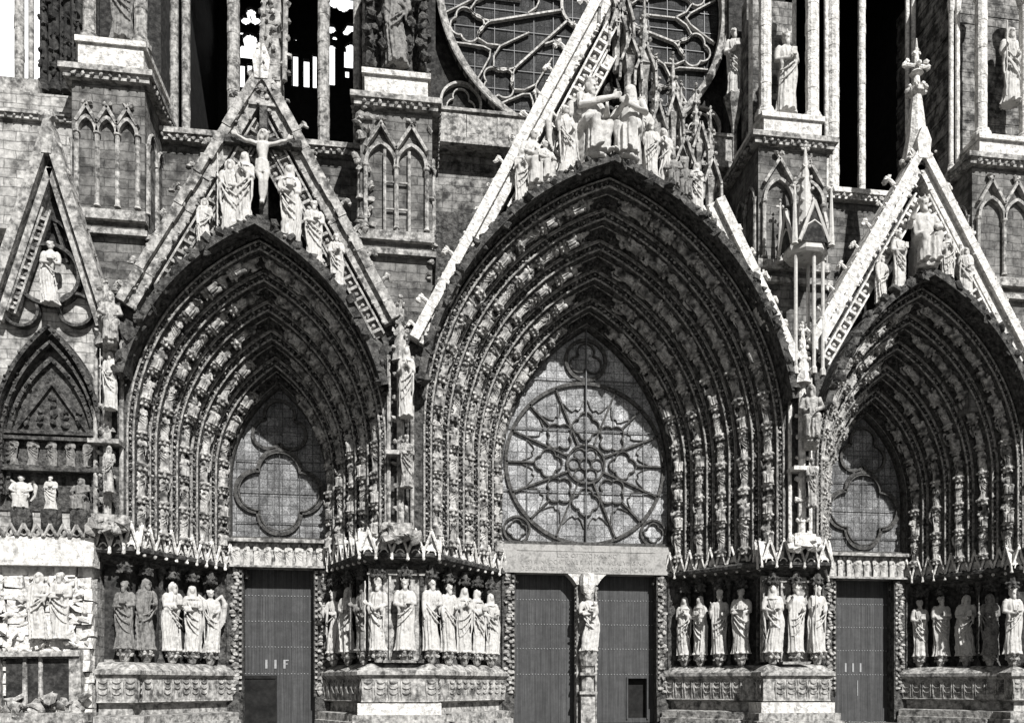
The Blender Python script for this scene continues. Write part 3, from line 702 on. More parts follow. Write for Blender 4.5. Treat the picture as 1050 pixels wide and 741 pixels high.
# ---------------------------------------------------------------- tympanum walls, windows, doors
def tympanum(pn, doors, slab, zt=7.62):
    p = PORT[pn]; cx = p['cx']; a, zs, za = p['a1'], p['zs1'], p['za1']
    b = MB()          # frame mouldings round the glass
    A = lambda da, y: np.column_stack([(lambda P: np.column_stack([P[:, 0], np.full(len(P), y), P[:, 1]]))(arch(cx, a + da, ZB, zs, za + da * 1.25, 40))])[0] if False else None
    def ar(da, y, zb=ZB - .6):
        P = arch(cx, a + da, zb, zs, za + da * 1.3, 40); return np.column_stack([P[:, 0], np.full(len(P), y), P[:, 1]])
    b.grid([ar(.02, 4.4), ar(-.03, 4.34), ar(-.1, 4.36), ar(-.13, 4.45), ar(-.13, 4.75)])
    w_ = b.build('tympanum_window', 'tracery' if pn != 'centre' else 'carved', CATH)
    w_['label'] = {'left': 'lobed window in the tympanum of the left portal', 'centre': 'large round window filling the tympanum of the central portal', 'right': 'lobed window in the tympanum of the right portal'}[pn]
    P = arch(cx, a - .08, zt, zs, za - .1, 40)
    gm = MB(); ring = np.column_stack([P[:, 0], np.full(len(P), 4.70), P[:, 1]]); gm.cap(ring)
    gm.build('glass', 'glass' if pn == 'centre' else 'glass_side', w_)
    tr = MB(); y0, y1 = 4.57, 4.69
    if pn == 'centre':
        zc, r = 11.15, 3.44
        tr.path_bar(circ(cx, zc, r, 90), y0, y1, .15); tr.path_bar(circ(cx, zc, .82, 40), y0, y1, .09)
        tr.path_bar(circ(cx, zc, .25, 20), y0, y1, .05)
        for k in range(6): tr.path_bar(circ(cx + .5 * math.cos(k * 1.0472), zc + .5 * math.sin(k * 1.0472), .24, 16), y0 + .05, y1, .05)
        for k in range(8):
            t = R(90 + 45 * k); c = (cx + 1.62 * math.cos(t), zc + 1.62 * math.sin(t))
            tr.path_bar(foil(*c, 4, .3, .3, 90 + 45 * k, 10), y0, y1, .055)
            tr.bar((cx + 2.22 * math.cos(t), zc + 2.22 * math.sin(t)), (cx + r * math.cos(t), zc + r * math.sin(t)), y0, y1, .075)
            t2 = t + R(22.5)
            tr.bar((cx + .85 * math.cos(t2), zc + .85 * math.sin(t2)), (cx + r * math.cos(t2), zc + r * math.sin(t2)), y0, y1, .08)
        for k in range(16):      # cusped heads where the bars fork
            t = R(90 + 22.5 * k); q = lambda r_, dg: (cx + r_ * math.cos(t + R(dg)), zc + r_ * math.sin(t + R(dg)))
            tr.path_bar([q(2.75, 1.5), q(2.42, 5), q(2.3, 8), q(2.38, 11.25), q(2.3, 14.5), q(2.42, 17.5), q(2.75, 21)], y0 + .06, y1, .035)
        tr.path_bar(circ(cx, 15.6, .86, 40), y0, y1, .15); tr.path_bar(foil(cx, 15.6, 3, .36, .36, 90), y0, y1, .07)
        for sx in (-1, 1):
            tr.path_bar(circ(cx + sx * 2.98, 8.28, .55, 30), y0, y1, .09); tr.path_bar(foil(cx + sx * 2.98, 8.28, 4, .2, .22), y0, y1, .05)
        ir = [(x_, z_) for z_ in (9.95, 12.6, 14.75) for x_ in (0,)]
        im = MB()
        for _, z_ in ir:
            hw = (lambda zz__: max(.2, edge({'za0': za - .1, 'zs0': zs, 'a0': a - .1, 'cx': 0}, zz__, 1)))(z_); im.box(cx - hw, cx + hw, 4.60, 4.63, z_ - .02, z_ + .02)
        im.box(cx - .022, cx + .022, 4.5, 4.54, zt, za - .1)
        for x_ in (-2.55, 2.55, -1.2, 1.2): im.box(cx + x_ - .012, cx + x_ + .012, 4.62, 4.64, zt, edge({'za0': za - .1, 'zs0': zs, 'a0': a - .1, 'cx': 0}, 8, 1) * 0 + 13.6)
        im.build('iron_bars', 'iron', w_)
    else:
        tr.path_bar(foil(cx, 12.15, 3, .52, .60, 90, 16), y0, y1, .13)
        tr.path_bar(foil(cx, 9.55, 4, .88, .84, 90, 16), y0, y1, .15)
        tr.path_bar(foil(cx, 9.55, 4, .80, .78, 90, 16), y0 - .05, y0 + .05, .05)
        im = MB()
        for z_ in (8.3, 9.55, 10.8, 12.0): im.box(cx - 1.7 + (z_ > 11) * .7, cx + 1.7 - (z_ > 11) * .7, 4.60, 4.62, z_ - .015, z_ + .015)
        im.box(cx - .012, cx + .012, 4.60, 4.62, zt, 13.4)
        for x_ in (-.8, .8): im.box(cx + x_ - .01, cx + x_ + .01, 4.61, 4.625, zt, 12.2)
        im.build('iron_bars', 'iron', w_)
    tr.box(cx - a + .02, cx + a - .02, 4.4, 4.72, zt - .09, zt + .05)
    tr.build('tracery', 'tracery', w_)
    # lintel
    l = MB()
    if slab:
        for (x0, x1) in ((-3.66, -1.3), (-1.296, .2), (.204, 1.9), (1.904, 3.66)):
            l.box(cx + x0, cx + x1 - .008, 4.3, 5.2, 6.42, zt - .1)
        l.box(cx - 3.0, cx + 3.0, 4.28, 4.3, 7.35, 7.38)
        lo = l.build('lintel', 'inscribed', CATH); lo['label'] = 'pale inscribed lintel slab over the central doors'
    else:
        l.box(cx - 1.95, cx + 1.95, 4.35, 5.2, 6.42, zt - .12)
        l.box(cx - 2.0, cx + 2.0, 4.05, 4.5, 7.42, 7.56); l.box(cx - 1.9, cx + 1.9, 4.15, 4.4, 6.42, 6.5)
        lo = l.build('lintel', 'worn', CATH)
        for k in range(9):
            o = bpy.data.objects.new('relief_figure', tmesh(rnd.choice(['st_book', 'st_pray', 'st_cross', 'st_wide']), 'statue')); COL.objects.link(o); o.parent = lo
            o.location = (cx - 1.65 + k * .41, 4.3, 6.5); s_ = .9; o.scale = (s_ * 1.15, s_ * .8, s_); o.rotation_euler = (0, 0, R(rnd.uniform(-30, 30)))
    return w_
tympanum('left', 0, False); tympanum('centre', 2, True, 7.72); tympanum('right', 0, False)

# letters cut into the central lintel, nearly worn away
LET = bpy.data.curves.new('inscription', 'FONT')
LET.body = 'DEO OPTIMO MAXIMO\nSVB INVOCATIONE BEATAE MARIAE VIRGINIS\nDEIPARAE TEMPLVM SAECVLO XIII REAEDIFICATVM'
LET.align_x = 'CENTER'; LET.size = .25; LET.extrude = .006; LET.space_line = 1.15
lo_ = bpy.data.objects.new('inscription', LET); COL.objects.link(lo_); LET.materials.append(M['letter'])
lme = bpy.data.meshes.new_from_object(lo_.evaluated_get(bpy.context.evaluated_depsgraph_get())); bpy.data.objects.remove(lo_)
lo_ = bpy.data.objects.new('inscription', lme); COL.objects.link(lo_)
lo_.parent = CATH; lo_.location = (0.0, 4.292, 7.1); lo_.rotation_euler = (R(90), 0, 0)

def door(cx0, cx1, zt, hole=None, marks=None, label=None, y=5.0):
    d = MB(); n = max(3, int((cx1 - cx0) / .32)); wdt = (cx1 - cx0) / n
    def plank(a0, a1, ya, yb):
        if hole and a1 > hole[0] and a0 < hole[1]:
            if a0 < hole[0]: d.box(a0, hole[0], ya, yb, .05, zt)
            if a1 > hole[1]: d.box(hole[1], a1, ya, yb, .05, zt)
            d.box(max(a0, hole[0]), min(a1, hole[1]), ya, yb, hole[3], zt); d.box(max(a0, hole[0]), min(a1, hole[1]), ya, yb, .05, hole[2])
        else: d.box(a0, a1, ya, yb, .05, zt)
    for k in range(n): plank(cx0 + k * wdt, cx0 + (k + 1) * wdt - .006, y + rnd.uniform(-.004, .004), y + .1)
    plank(cx0, cx1, y + .1, y + .2)
    o = d.build('door', 'wood', CATH)
    if label: o['label'] = label
    st = MB()
    for z in (5.35, 4.3, 3.25, 2.15):
        for k in range(int((cx1 - cx0) / .13)):
            st.blob((cx0 + .1 + k * .13, y - .01, z + rnd.uniform(-.01, .01)), (.026, .02, .026), ICO1)
    st.build('stud_band', 'stud', o)
    if marks:
        mk_ = MB()
        for s_ in marks: mk_.box(*s_)
        mk_.build('painted_mark', 'paint', o)
    return o
dl = door(-14.2, -11.3, 6.45, label='left portal door with white painted strokes and a dark wicket', marks=[(-13.32 + k * .36, -13.235 + k * .36, 4.975, 4.992, 2.37, 2.73) for k in range(3)] + [(-12.51, -12.39, 4.975, 4.992, 2.68, 2.73), (-12.51, -12.43, 4.975, 4.992, 2.54, 2.58)])
b = MB(); b.box(-14.2, -12.92, 4.90, 4.98, .05, 1.93); b.box(-14.2, -12.86, 4.86, 4.98, 1.95, 2.08); b.box(-12.915, -12.86, 4.88, 4.98, .05, 1.95)
b.build('wicket_door', 'black', dl)
d1 = door(-3.15, -.45, 6.45, label='plain left leaf of the central doorway')
d2 = door(.45, 3.15, 6.45, (1.94, 2.78, .25, 1.98), label='right leaf of the central doorway with a black wicket opening')
b = MB(); b.box(-4, 4, 5.25, 12, 0, 7); b.build('interior_shade_box', 'black', CATH)  # near-black box behind the wicket, indoor darkness put into its colour
b = MB()
for x0, x1, z0, z1 in ((1.87, 1.94, .2, 2.04), (2.78, 2.85, .2, 2.04), (1.94, 2.78, 1.98, 2.04)): b.box(x0, x1, 4.94, 4.99, z0, z1)
b.build('wicket_frame', 'wood', d2)
dr = door(11.2, 14.1, 6.45, label='right portal door with three white painted strokes', marks=[(12.02 + k * .36, 12.10 + k * .36, 4.975, 4.992, 2.28, 2.68) for k in range(3)] + [(12.62, 12.65, 4.975, 4.992, 1.2, 1.9)])

# shouldered jambs and carved jamb strips beside each door
for cx, hw, out in ((-12.7, 1.42, .58), (12.7, 1.42, .58), (0, 3.1, .5)):
    for sx in (-1, 1):
        b = MB(); jb = MB()
        x0, x1 = sorted((cx + sx * hw, cx + sx * (hw + out)))
        b.box(x0, x1, 4.45, 5.2, 0, 6.42)
        b.blobs([(cx + sx * (hw - .1 * (1 - k / 4)), 4.7, 6.05 + k * .1) for k in range(4)], .12, .3)
        for e in (0, out): b.tube([(cx + sx * (hw + e), 4.42, 1.2), (cx + sx * (hw + e), 4.42, 6.4)], .045, 6)
        for k in range(18 * 2):
            z = 1.4 + k * .14; jb.blob((cx + sx * (hw + out / 2) + rnd.uniform(-.12, .12), 4.4, z), (rnd.uniform(.09, .15), .08, rnd.uniform(.07, .12)), ICO1, .4)
        for k in range(22): jb.box(cx + sx * (hw + .06) - .05, cx + sx * (hw + .06) + .05, 4.34, 4.46, 1.5 + k * .225, 1.5 + k * .225 + .1, .01)
        jo = b.build('jamb', 'carved', CATH); jb.build('jamb_relief', 'worn', jo)
# trumeau
b = MB(); b.box(-.44, .44, 4.5, 5.1, 0, 6.42); b.box(-.3, .3, 4.1, 4.5, 0, 1.3); b.box(-.38, .38, 3.98, 4.52, 1.3, 1.42); b.lathe(0, 4.3, [(.28, 1.4), (.26, 2.4), (.3, 2.5)], 8, .39); b.box(-.36, .36, 3.96, 4.52, 2.1, 2.22)
b.lathe(0, 4.25, [(.3, 2.5), (.34, 2.7), (.4, 3.0), (.42, 3.12)], 8, .39)
for sx in (-1, 1):
    b.tube([(sx * .4, 4.44, 0), (sx * .4, 4.44, 6.0)], .05, 6)
    for k in range(20): b.blob((sx * .44, 4.5, 2.2 + k * .19), .07, ICO1, .4)
tr_ = b.build('trumeau', 'worn', CATH)
b = MB(); b.prism([(-.85, 6.42), (.85, 6.42), (.62, 6.2), (.45, 5.95), (-.45, 5.95), (-.62, 6.2)], 4.32, 5.1); b.lathe(0, 4.2, [(.12, 5.5), (.28, 5.6), (.3, 5.75), (.34, 5.9), (.3, 6.4)], 8)
b.build('capital', 'pale', tr_)

# walls behind the splays close the porches
for x0, x1 in ((-22.5, -14.65), (-10.75, -3.6), (3.6, 10.75), (14.65, 24)):
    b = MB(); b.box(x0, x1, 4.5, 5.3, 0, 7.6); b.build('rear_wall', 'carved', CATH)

# ---------------------------------------------------------------- plinths, statue bays and gablet bands along each pier
PLAN = [[(-18.15, .0), (-16.8, .0), (-16.8, .5), (-14.5, 4.45)], [(-10.9, 4.45), (-8.95, .6), (-9.15, .6), (-9.15, 0), (-6.4, 0), (-6.4, .6), (-6.55, .6), (-3.5, 4.45)], [(3.5, 4.45), (6.4, .75), (6.1, .75), (6.1, 0), (8.85, 0), (8.85, .6), (10.9, 4.45)], [(14.5, 4.45), (16.9, .5), (16.7, .5), (16.7, 0), (22, 0)]]
def offset(path, o):
    P = [np.array(q, float) for q in path]; out = []
    for i in range(len(P)):
        ns = []
        if i > 0: d = P[i] - P[i - 1]; d /= np.linalg.norm(d); ns.append(np.array([d[1], -d[0]]))
        if i < len(P) - 1: d = P[i + 1] - P[i]; d /= np.linalg.norm(d); ns.append(np.array([d[1], -d[0]]))
        if len(ns) == 2:
            m = ns[0] + ns[1]; m /= np.linalg.norm(m); out.append(P[i] + m * o / (m @ ns[0]))
        else: out.append(P[i] + ns[0] * o)
    return out
PODP = [(.42, 0), (.42, .3), (.3, .32), (.3, .6), (-.22, .64), (-.24, 1.0), (.02, 1.08), (0, 1.12), (0, 1.92), (.06, 1.98), (.15, 2.06), (.15, 2.2), (.08, 2.24), (-.2, 2.45), (-.35, 2.5), (-.78, 2.5), (-.8, 2.6)]
SIMPLE = [[(-18.15, 0), (-16.95, 0), (-14.5, 4.45)], [(-10.9, 4.45), (-9.0, 0), (-6.6, 0), (-3.5, 4.45)], [(3.5, 4.45), (6.45, 0), (8.85, 0), (10.9, 4.45)], [(14.5, 4.45), (17.0, 0), (22, 0)]]
for path, spath in zip(PLAN, SIMPLE):
    pod = MB(); drap = MB(); wall = MB(); band = MB(); soff = MB()
    rows = [[(q[0], q[1], z) for q in offset(path, o)] for o, z in PODP]; pod.grid(rows)
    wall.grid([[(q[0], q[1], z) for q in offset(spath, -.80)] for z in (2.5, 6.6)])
    soff.grid([[(q[0], q[1], z) for q in offset(spath, o)] for o, z in ((-.8, 5.95), (-.55, 6.02), (-.45, 6.1), (-.48, 6.16), (-.1, 6.3), (.05, 6.36), (.07, 6.48), (.0, 6.52), (-.75, 6.95))])
    for k in range(len(path) - 1):
        pa, pb = [np.array(q) for q in offset(path, .0)[k:k + 2]]; L_ = np.linalg.norm(pb - pa); d = (pb - pa) / L_; n = np.array([d[1], -d[0]])
        ns = int(L_ / .44)
        for q in range(ns):
            c = pa + d * (q + .5) * L_ / ns
            # hanging cloth carved on the plinth: loops and drops
            if rnd.random() < .1: continue
            for s_ in (-1, 1):
                drap.tube([(c[0] + d[0] * s_ * .18, c[1] + d[1] * s_ * .18, 1.9), (c[0] + d[0] * s_ * .19 + n[0] * .04, c[1] + d[1] * s_ * .19 + n[1] * .04, 1.6), (c[0] + d[0] * s_ * .17, c[1] + d[1] * s_ * .17, 1.15)], [.03, .045, .02], 6)
            for m in range(rnd.choice((2, 3, 3, 3))):
                P = [(c[0] + d[0] * .15 * math.cos(u) + n[0] * .03, c[1] + d[1] * .15 * math.cos(u) + n[1] * .03, 1.88 - m * .2 - .12 * math.sin(u)) for u in np.linspace(0, math.pi, 7)]
                drap.tube(P, .026, 5, False)
    for k in range(len(spath) - 1):
        pa, pb = [np.array(q) for q in offset(spath, -.78)[k:k + 2]]; L_ = np.linalg.norm(pb - pa); d = (pb - pa) / L_; n = np.array([d[1], -d[0]])
        ns = max(2, int(round(L_ / .72))) if L_ > .9 else -1
        for q in range(ns + 1):      # wall shafts between the statues
            colm = MB()
            c = pa + d * q * L_ / ns + n * .08
            colm.lathe(c[0], c[1], [(.16, 2.5), (.11, 2.65), (.075, 2.72), (.075, 5.6), (.12, 5.72), (.17, 5.95), (.17, 6.02)], 8)
            colm.blobs([(c[0] + n[0] * .1 + d[0] * s_ * .07, c[1] + n[1] * .1 + d[1] * s_ * .07, 5.85) for s_ in (-1, 1)], .07, .3); colm.build('wall_shaft', 'carved', CATH)
        # gablets
    for k in range(len(path) - 1):
        pa, pb = [np.array(q) for q in offset(path, .05)[k:k + 2]]; L_ = np.linalg.norm(pb - pa); d = (pb - pa) / L_; n = np.array([d[1], -d[0]])
        ns = max(1, int(round(L_ / .53))) if L_ > .3 else 0; w_ = L_ / max(ns, 1)
        for q in range(ns):
            c = pa + d * (q + .5) * w_; c3 = lambda s_, z, o=0: (c[0] + d[0] * s_ + n[0] * o, c[1] + d[1] * s_ + n[1] * o, z)
            hw = w_ * .5; zt = 7.28
            # roof slopes running back to the wall
            for s_ in (-1, 1):
                band.grid([[c3(s_ * hw, 6.55), c3(0, zt)], [c3(s_ * hw, 6.62, -.75), c3(0, zt - .02, -.75)]])
                band.tube([c3(s_ * hw * .98, 6.52, .03), c3(0, zt + .02, .05)], .052, 5)
            band.add([c3(-hw * .7, 6.6, -.07), c3(hw * .7, 6.6, -.07), c3(0, zt - .14, -.07)], [[0, 1, 2]])
            band.tube([c3(0.98 * hw, 6.3, .02), c3(.98 * hw, 6.62, .04)], .05, 5); band.blob(c3(hw * .98, 6.27, .03), .07, ICO1, .2)
            band.blob(c3(0, zt + .07, .03), .05, ICO1, .3)
            P = [c3(hw * .55 * math.cos(u), 6.42 + .2 * math.sin(u), -.02) for u in np.linspace(0, math.pi, 7)]; band.tube(P, .03, 4, False)
    pod_o = pod.build('plinth', 'worn', CATH); drap.build('carved_cloth', 'worn', pod_o)
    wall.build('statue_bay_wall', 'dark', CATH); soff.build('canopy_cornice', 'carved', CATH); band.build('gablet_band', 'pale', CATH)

for x0, x1 in ((-9.28, -6.28), (5.98, 8.98)):
    b = MB(); b.box(x0, x1, -.12, 1.2, .0, 1.02, .01); b.box(x0 - .12, x1 + .12, -.26, 1.2, .0, .45, .01); b.build('pier_base', 'pale', CATH)
    b = MB(); b.box(x0 + .35, x1 - .35, .70, .9, 2.6, 6.0)
    for k in range(4): b.box(x0 + .35 + k * (x1 - x0 - .78) / 3, x0 + .43 + k * (x1 - x0 - .78) / 3, .58, .72, 2.6, 5.9)
    b.box(x0 + .3, x1 - .3, .55, .72, 5.75, 5.85)
    b.build('pier_panel', 'worn', CATH)
# ---------------------------------------------------------------- upper walls, buttresses, towers, rose window
def blind_arcade(b, x0, x1, y, z0, z1, n, gab=True, dk=None):
    wd = (x1 - x0) / n
    for k in range(n + 1):
        x = x0 + k * wd; b.lathe(x, y - .1, [(.13, z0), (.085, z0 + .1), (.085, z1 - wd * .75), (.13, z1 - wd * .7), (.13, z1 - wd * .62)], 8)
    for k in range(n):
        cx = x0 + (k + .5) * wd
        P = arch(cx, wd / 2 - .02, z1 - wd * .62, z1 - wd * .6, z1 + .1, 12, 2); b.path_bar(P, y - .18, y + .05, .12)
        if gab:
            for s_ in (-1, 1): b.bar((cx + s_ * wd / 2, z1 - .1), (cx, z1 + wd * .72), y - .22, y + .03, .11)
            b.blobs([(cx, y - .1, z1 + wd * .8), (cx - .1, y - .1, z1 + wd * .9), (cx + .1, y - .1, z1 + wd * .9)], .1, .3)
def cornice(b, x0, x1, y0, z, s=1.0, y1=5.0):
    b.box(x0 - .35 * s, x1 + .35 * s, y0 - .35 * s, y1, z, z + .2 * s); b.box(x0 - .22 * s, x1 + .22 * s, y0 - .22 * s, y1, z - .22 * s, z - .001)
    n = int((x1 - x0) / .28)
    b.blobs([(x0 + (k + .5) * (x1 - x0) / n, y0 - .27 * s, z - .12 * s) for k in range(n)], .1 * s, .3)
    m = int((y1 - y0) / .28)
    for sx, xx in ((-1, x0), (1, x1)): b.blobs([(xx + sx * .27 * s, y0 + (k + .5) * .28, z - .12 * s) for k in range(m)], .1 * s, .3)

# lower back wall between and behind the gables
for x0, x1 in ((-26, -8.8), (8.9, 28)):
    b = MB(); b.box(x0, x1, 3.2, 5.2, 17.8, 22.9); b.build('tower_wall', 'ashlar', CATH)
# masonry closing the porches above and beside the tympanum windows
for pn, p in PORT.items():
    b = MB(); y = 4.62; P = [q for q in arch(p['cx'], p['a1'] + .1, 7.5, p['zs1'], p['za1'] + .15, 30)]
    xs0, xs1 = p['cx'] - (4.9 if pn != 'centre' else 7.5), p['cx'] + (4.9 if pn != 'centre' else 7.5); zt_ = 18.0 if pn != 'centre' else 21.5
    up_ = []
    for x, z in P:
        dx, dz = x - p['cx'], z - 7.5; m = min((xs1 - p['cx']) / max(abs(dx), 1e-6), (zt_ - 7.5) / max(abs(dz), 1e-6)); up_.append((p['cx'] + dx * m, 7.5 + dz * m))
    b.grid([[(x, y, z) for x, z in P], [(x, y, z) for x, z in up_]]); b.build('tympanum_wall', 'carved', CATH)
b = MB(); b.box(-8.8, 8.9, 4.9, 6.0, 17.3, 24.4); b.build('nave_wall', 'ashlar_dark', CATH)

BUT = [(-19.25, -16.75, 'left'), (-9.2, -6.5, 'mid'), (6.35, 9.15, 'mid'), (15.2, 19.5, 'right')]
def buttress(x0, x1, mat, label, ztop=22.5, arc=2, z0=14.0, low=True):
    b = MB(); b.box(x0, x1, 1.0, 6, z0, ztop - .3)
    o = b.build('buttress', mat, CATH); o['label'] = label
    t = MB(); cornice(t, x0, x1, 1.0, ztop - .25); blind_arcade(t, x0 + .2, x1 - .2, .98, 18.7, 21.75, arc)
    t.box(x0 - .08, x1 + .08, .8, 1.2, 18.25, 18.6); t.box(x0 - .15, x1 + .15, .75, 5, 17.7, 17.9)
    # arcade on the side faces
    for xs, sg in ((x0, -1), (x1, 1)):
        for k in range(4):
            t.lathe(xs + sg * .06, 1.2 + k * 1.1, [(.09, 18.7), (.07, 21), (.12, 21.2)], 6)
            if k < 3:
                P = arch(1.75 + k * 1.1, .5, 21, 21.1, 21.9, 10, 2); t.tube([(xs + sg * .06, q[0], q[1]) for q in P], .06, 5)
    t.build('blind_arcade', mat if mat != 'ashlar' else 'worn', o); return o
b1 = buttress(-19.3, -16.85, 'ashlar', 'left tower buttress with three blind lancets', 23.65, 3)
b2 = buttress(-9.25, -6.6, 'ashlar', 'dark weathered buttress between the left and central portals', 23.65, 2)
b3 = buttress(6.3, 9.2, 'ashlar', 'buttress between the central and right portals with two blind lancets under a heavy cornice', 23.65, 2)
b4 = buttress(15.6, 19.5, 'ashlar', 'buttress at the right edge with blind lancets', 23.65, 3)
# rough lower valley walls under the buttresses
for x0, x1 in ((-9.4, -6.4), (6.2, 9.3), (-19.4, -16.6), (15.4, 22)):
    b = MB(); b.box(x0, x1, .9, 3.3, 13, 16.7); b.build('valley_wall', 'ashlar', CATH)
# burnt, spalled masonry clinging to the dark buttress
b = MB(); b.blobs(np.column_stack([rng.choice([-9.2, -8.9, -6.7], 46) + rng.normal(0, .1, 46), rng.uniform(.85, 1.0, 46), rng.uniform(17, 23.4, 46)]), (.2, .12, .11), .45)
for x in (-8.35, -7.9, -7.45): b.tube([(x, .85, 18.6), (x, .85, 21.6)], .06, 6)
for z in (19.4, 20.4): b.box(-8.4, -7.4, .86, .92, z, z + .06)
b.build('spalled_stone', 'worn', b2)

# tabernacles standing on the buttresses
def plinth_block(x0, x1, y0, z0, z1, mat, par):
    b = MB(); b.box(x0, x1, y0, y0 + 3.0, z0, z1, .02); b.box(x0 - .1, x1 + .1, y0 - .1, y0 + 3.1, z1 - .22, z1 - .02); b.build('tabernacle_base', mat, par)
plinth_block(-19.1, -16.9, 1.05, 23.6, 24.8, 'pale', b1)
plinth_block(-9.1, -6.75, 1.05, 23.6, 24.7, 'pale', b2)
plinth_block(6.55, 9.0, 1.05, 23.6, 24.6, 'pale', b3)
plinth_block(16.1, 18.6, 1.2, 23.6, 24.7, 'pale', b4)
def column(b, x, y, z0, z1, r, n=12):
    for zj in np.arange(z0 + 1.3 + rnd.uniform(0, .4), z1 - 1, 1.15):
        if r > .15: b.lathe(x + rnd.uniform(-.01, .01), y, [(r * 1.0, zj - .03), (r * 1.05, zj - .02), (r * 1.05, zj + .45), (r * 1.0, zj + .47)], n)
    b.lathe(x, y, [(r * 1.7, z0), (r * 1.7, z0 + .18), (r * 1.35, z0 + .26), (r * 1.4, z0 + .34), (r * 1.02, z0 + .42), (r, z0 + .5), (r, z1 - .5), (r * 1.3, z1 - .42), (r * 1.7, z1)], n)
c = MB()
for x in (-18.85, -17.1): column(c, x, 1.4, 24.75, 31, .22)
c.build('tabernacle', 'worn', b1); c = MB(); c.box(-19.1, -16.9, 3.2, 4, 23.5, 31); c.build('niche_back', 'dark', b1)  # dark back wall carries the niche's shade in its colour
c = MB()
for x, mat in ((-8.95, 0), (-8.35, 0), (-7.5, 0), (-6.95, 0)): column(c, x, 1.5 + rnd.uniform(0, .3), 24.65, 31, .17)
c.box(-9.0, -6.8, 2.2, 4, 24.65, 31)
c.blobs(np.column_stack([rng.choice([-8.9, -8.3, -7.5, -6.95], 170) + rng.normal(0, .09, 170), rng.uniform(1.2, 1.9, 170), rng.uniform(24.8, 31, 170)]), (.22, .2, .17), .4)
c.build('tabernacle', 'carved', b2)
c = MB()
for x in (6.75, 8.75): column(c, x, 1.4, 24.55, 31, .25)
for x in (6.45, 9.35, 7.15, 8.35): column(c, x, 2.2, 23.6, 31, .09, 8)
c.build('tabernacle', 'pale', b3); c = MB(); c.box(6.75, 8.8, 3.4, 4, 23.4, 31); c.build('niche_back', 'ashlar_dark', b3)
c = MB(); column(c, 16.35, 1.5, 24.65, 31, .24); column(c, 18.4, 1.5, 24.65, 31, .24)
for x in (15.5, 15.8): column(c, x, 2.3, 23.6, 31, .1, 8)
c.build('tabernacle', 'pale', b4); c = MB(); c.box(16.0, 19, 3.2, 4, 23, 31); c.build('niche_back', 'ashlar_dark', b4)
# banded masonry flanks of the outer right buttress above the cornice
b = MB()
for k in range(24):
    z = 23.65 + k * .42; b.box(15.75 - (k % 2) * .05, 19.4, 2.6, 7, z, z + .41, .02)
b.build('banded_masonry', 'ashlar_dark', b4)

# tower storeys with tall openings
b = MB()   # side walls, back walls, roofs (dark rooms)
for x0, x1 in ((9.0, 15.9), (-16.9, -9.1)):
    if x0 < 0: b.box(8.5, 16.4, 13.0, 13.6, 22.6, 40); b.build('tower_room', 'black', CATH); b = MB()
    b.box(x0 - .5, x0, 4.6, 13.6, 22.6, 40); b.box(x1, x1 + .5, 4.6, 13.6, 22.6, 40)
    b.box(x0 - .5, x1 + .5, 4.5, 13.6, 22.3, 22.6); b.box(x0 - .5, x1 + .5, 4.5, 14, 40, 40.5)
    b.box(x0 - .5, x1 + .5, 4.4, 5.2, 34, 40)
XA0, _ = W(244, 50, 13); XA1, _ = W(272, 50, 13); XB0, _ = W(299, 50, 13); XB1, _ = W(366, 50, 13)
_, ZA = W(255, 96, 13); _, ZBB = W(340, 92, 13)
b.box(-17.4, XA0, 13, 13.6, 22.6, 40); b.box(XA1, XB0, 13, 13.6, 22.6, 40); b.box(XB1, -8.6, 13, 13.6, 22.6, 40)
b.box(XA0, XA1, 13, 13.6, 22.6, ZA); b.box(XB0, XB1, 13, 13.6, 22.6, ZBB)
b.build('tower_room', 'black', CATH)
# rear window tracery, the sky shows through
def plate(b, x0, x1, z0, z1, y, holes, res=.05):
    """dark tracery plate pierced by lobed holes"""
    nx = int((x1 - x0) / res); nz = int((z1 - z0) / res)
    def hit(x, z): return any((x - hx) ** 2 + (z - hz) ** 2 < r * r for hx, hz, r in holes[0]) or any(a0 < x < a1 and c0 < z < c1 for a0, a1, c0, c1 in holes[1])
    for i in range(nz):
        run = None
        for j in range(nx + 1):
            solid = j < nx and not hit(x0 + (j + .5) * (x1 - x0) / nx, z0 + (i + .5) * (z1 - z0) / nz)
            if solid and run is None: run = j
            if not solid and run is not None:
                b.box(x0 + run * (x1 - x0) / nx, x0 + j * (x1 - x0) / nx, y, y + .25, z0 + i * (z1 - z0) / nz, z0 + (i + 1) * (z1 - z0) / nz); run = None
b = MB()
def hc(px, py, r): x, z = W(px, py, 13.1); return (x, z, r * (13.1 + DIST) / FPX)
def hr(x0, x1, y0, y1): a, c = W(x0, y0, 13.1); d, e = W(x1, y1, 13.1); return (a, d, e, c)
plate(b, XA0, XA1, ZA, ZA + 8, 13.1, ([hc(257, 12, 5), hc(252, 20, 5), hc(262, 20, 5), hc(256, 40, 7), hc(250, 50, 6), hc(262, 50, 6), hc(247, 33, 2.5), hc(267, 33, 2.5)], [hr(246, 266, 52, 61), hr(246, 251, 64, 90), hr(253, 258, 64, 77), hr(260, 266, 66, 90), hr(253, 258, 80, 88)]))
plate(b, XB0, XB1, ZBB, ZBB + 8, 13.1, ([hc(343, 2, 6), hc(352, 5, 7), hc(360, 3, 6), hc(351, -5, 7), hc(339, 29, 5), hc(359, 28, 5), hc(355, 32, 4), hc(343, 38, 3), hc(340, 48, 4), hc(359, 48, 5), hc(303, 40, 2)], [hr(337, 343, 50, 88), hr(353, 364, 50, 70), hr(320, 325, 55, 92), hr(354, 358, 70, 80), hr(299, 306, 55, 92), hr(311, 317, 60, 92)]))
b.build('rear_tracery', 'black', CATH)
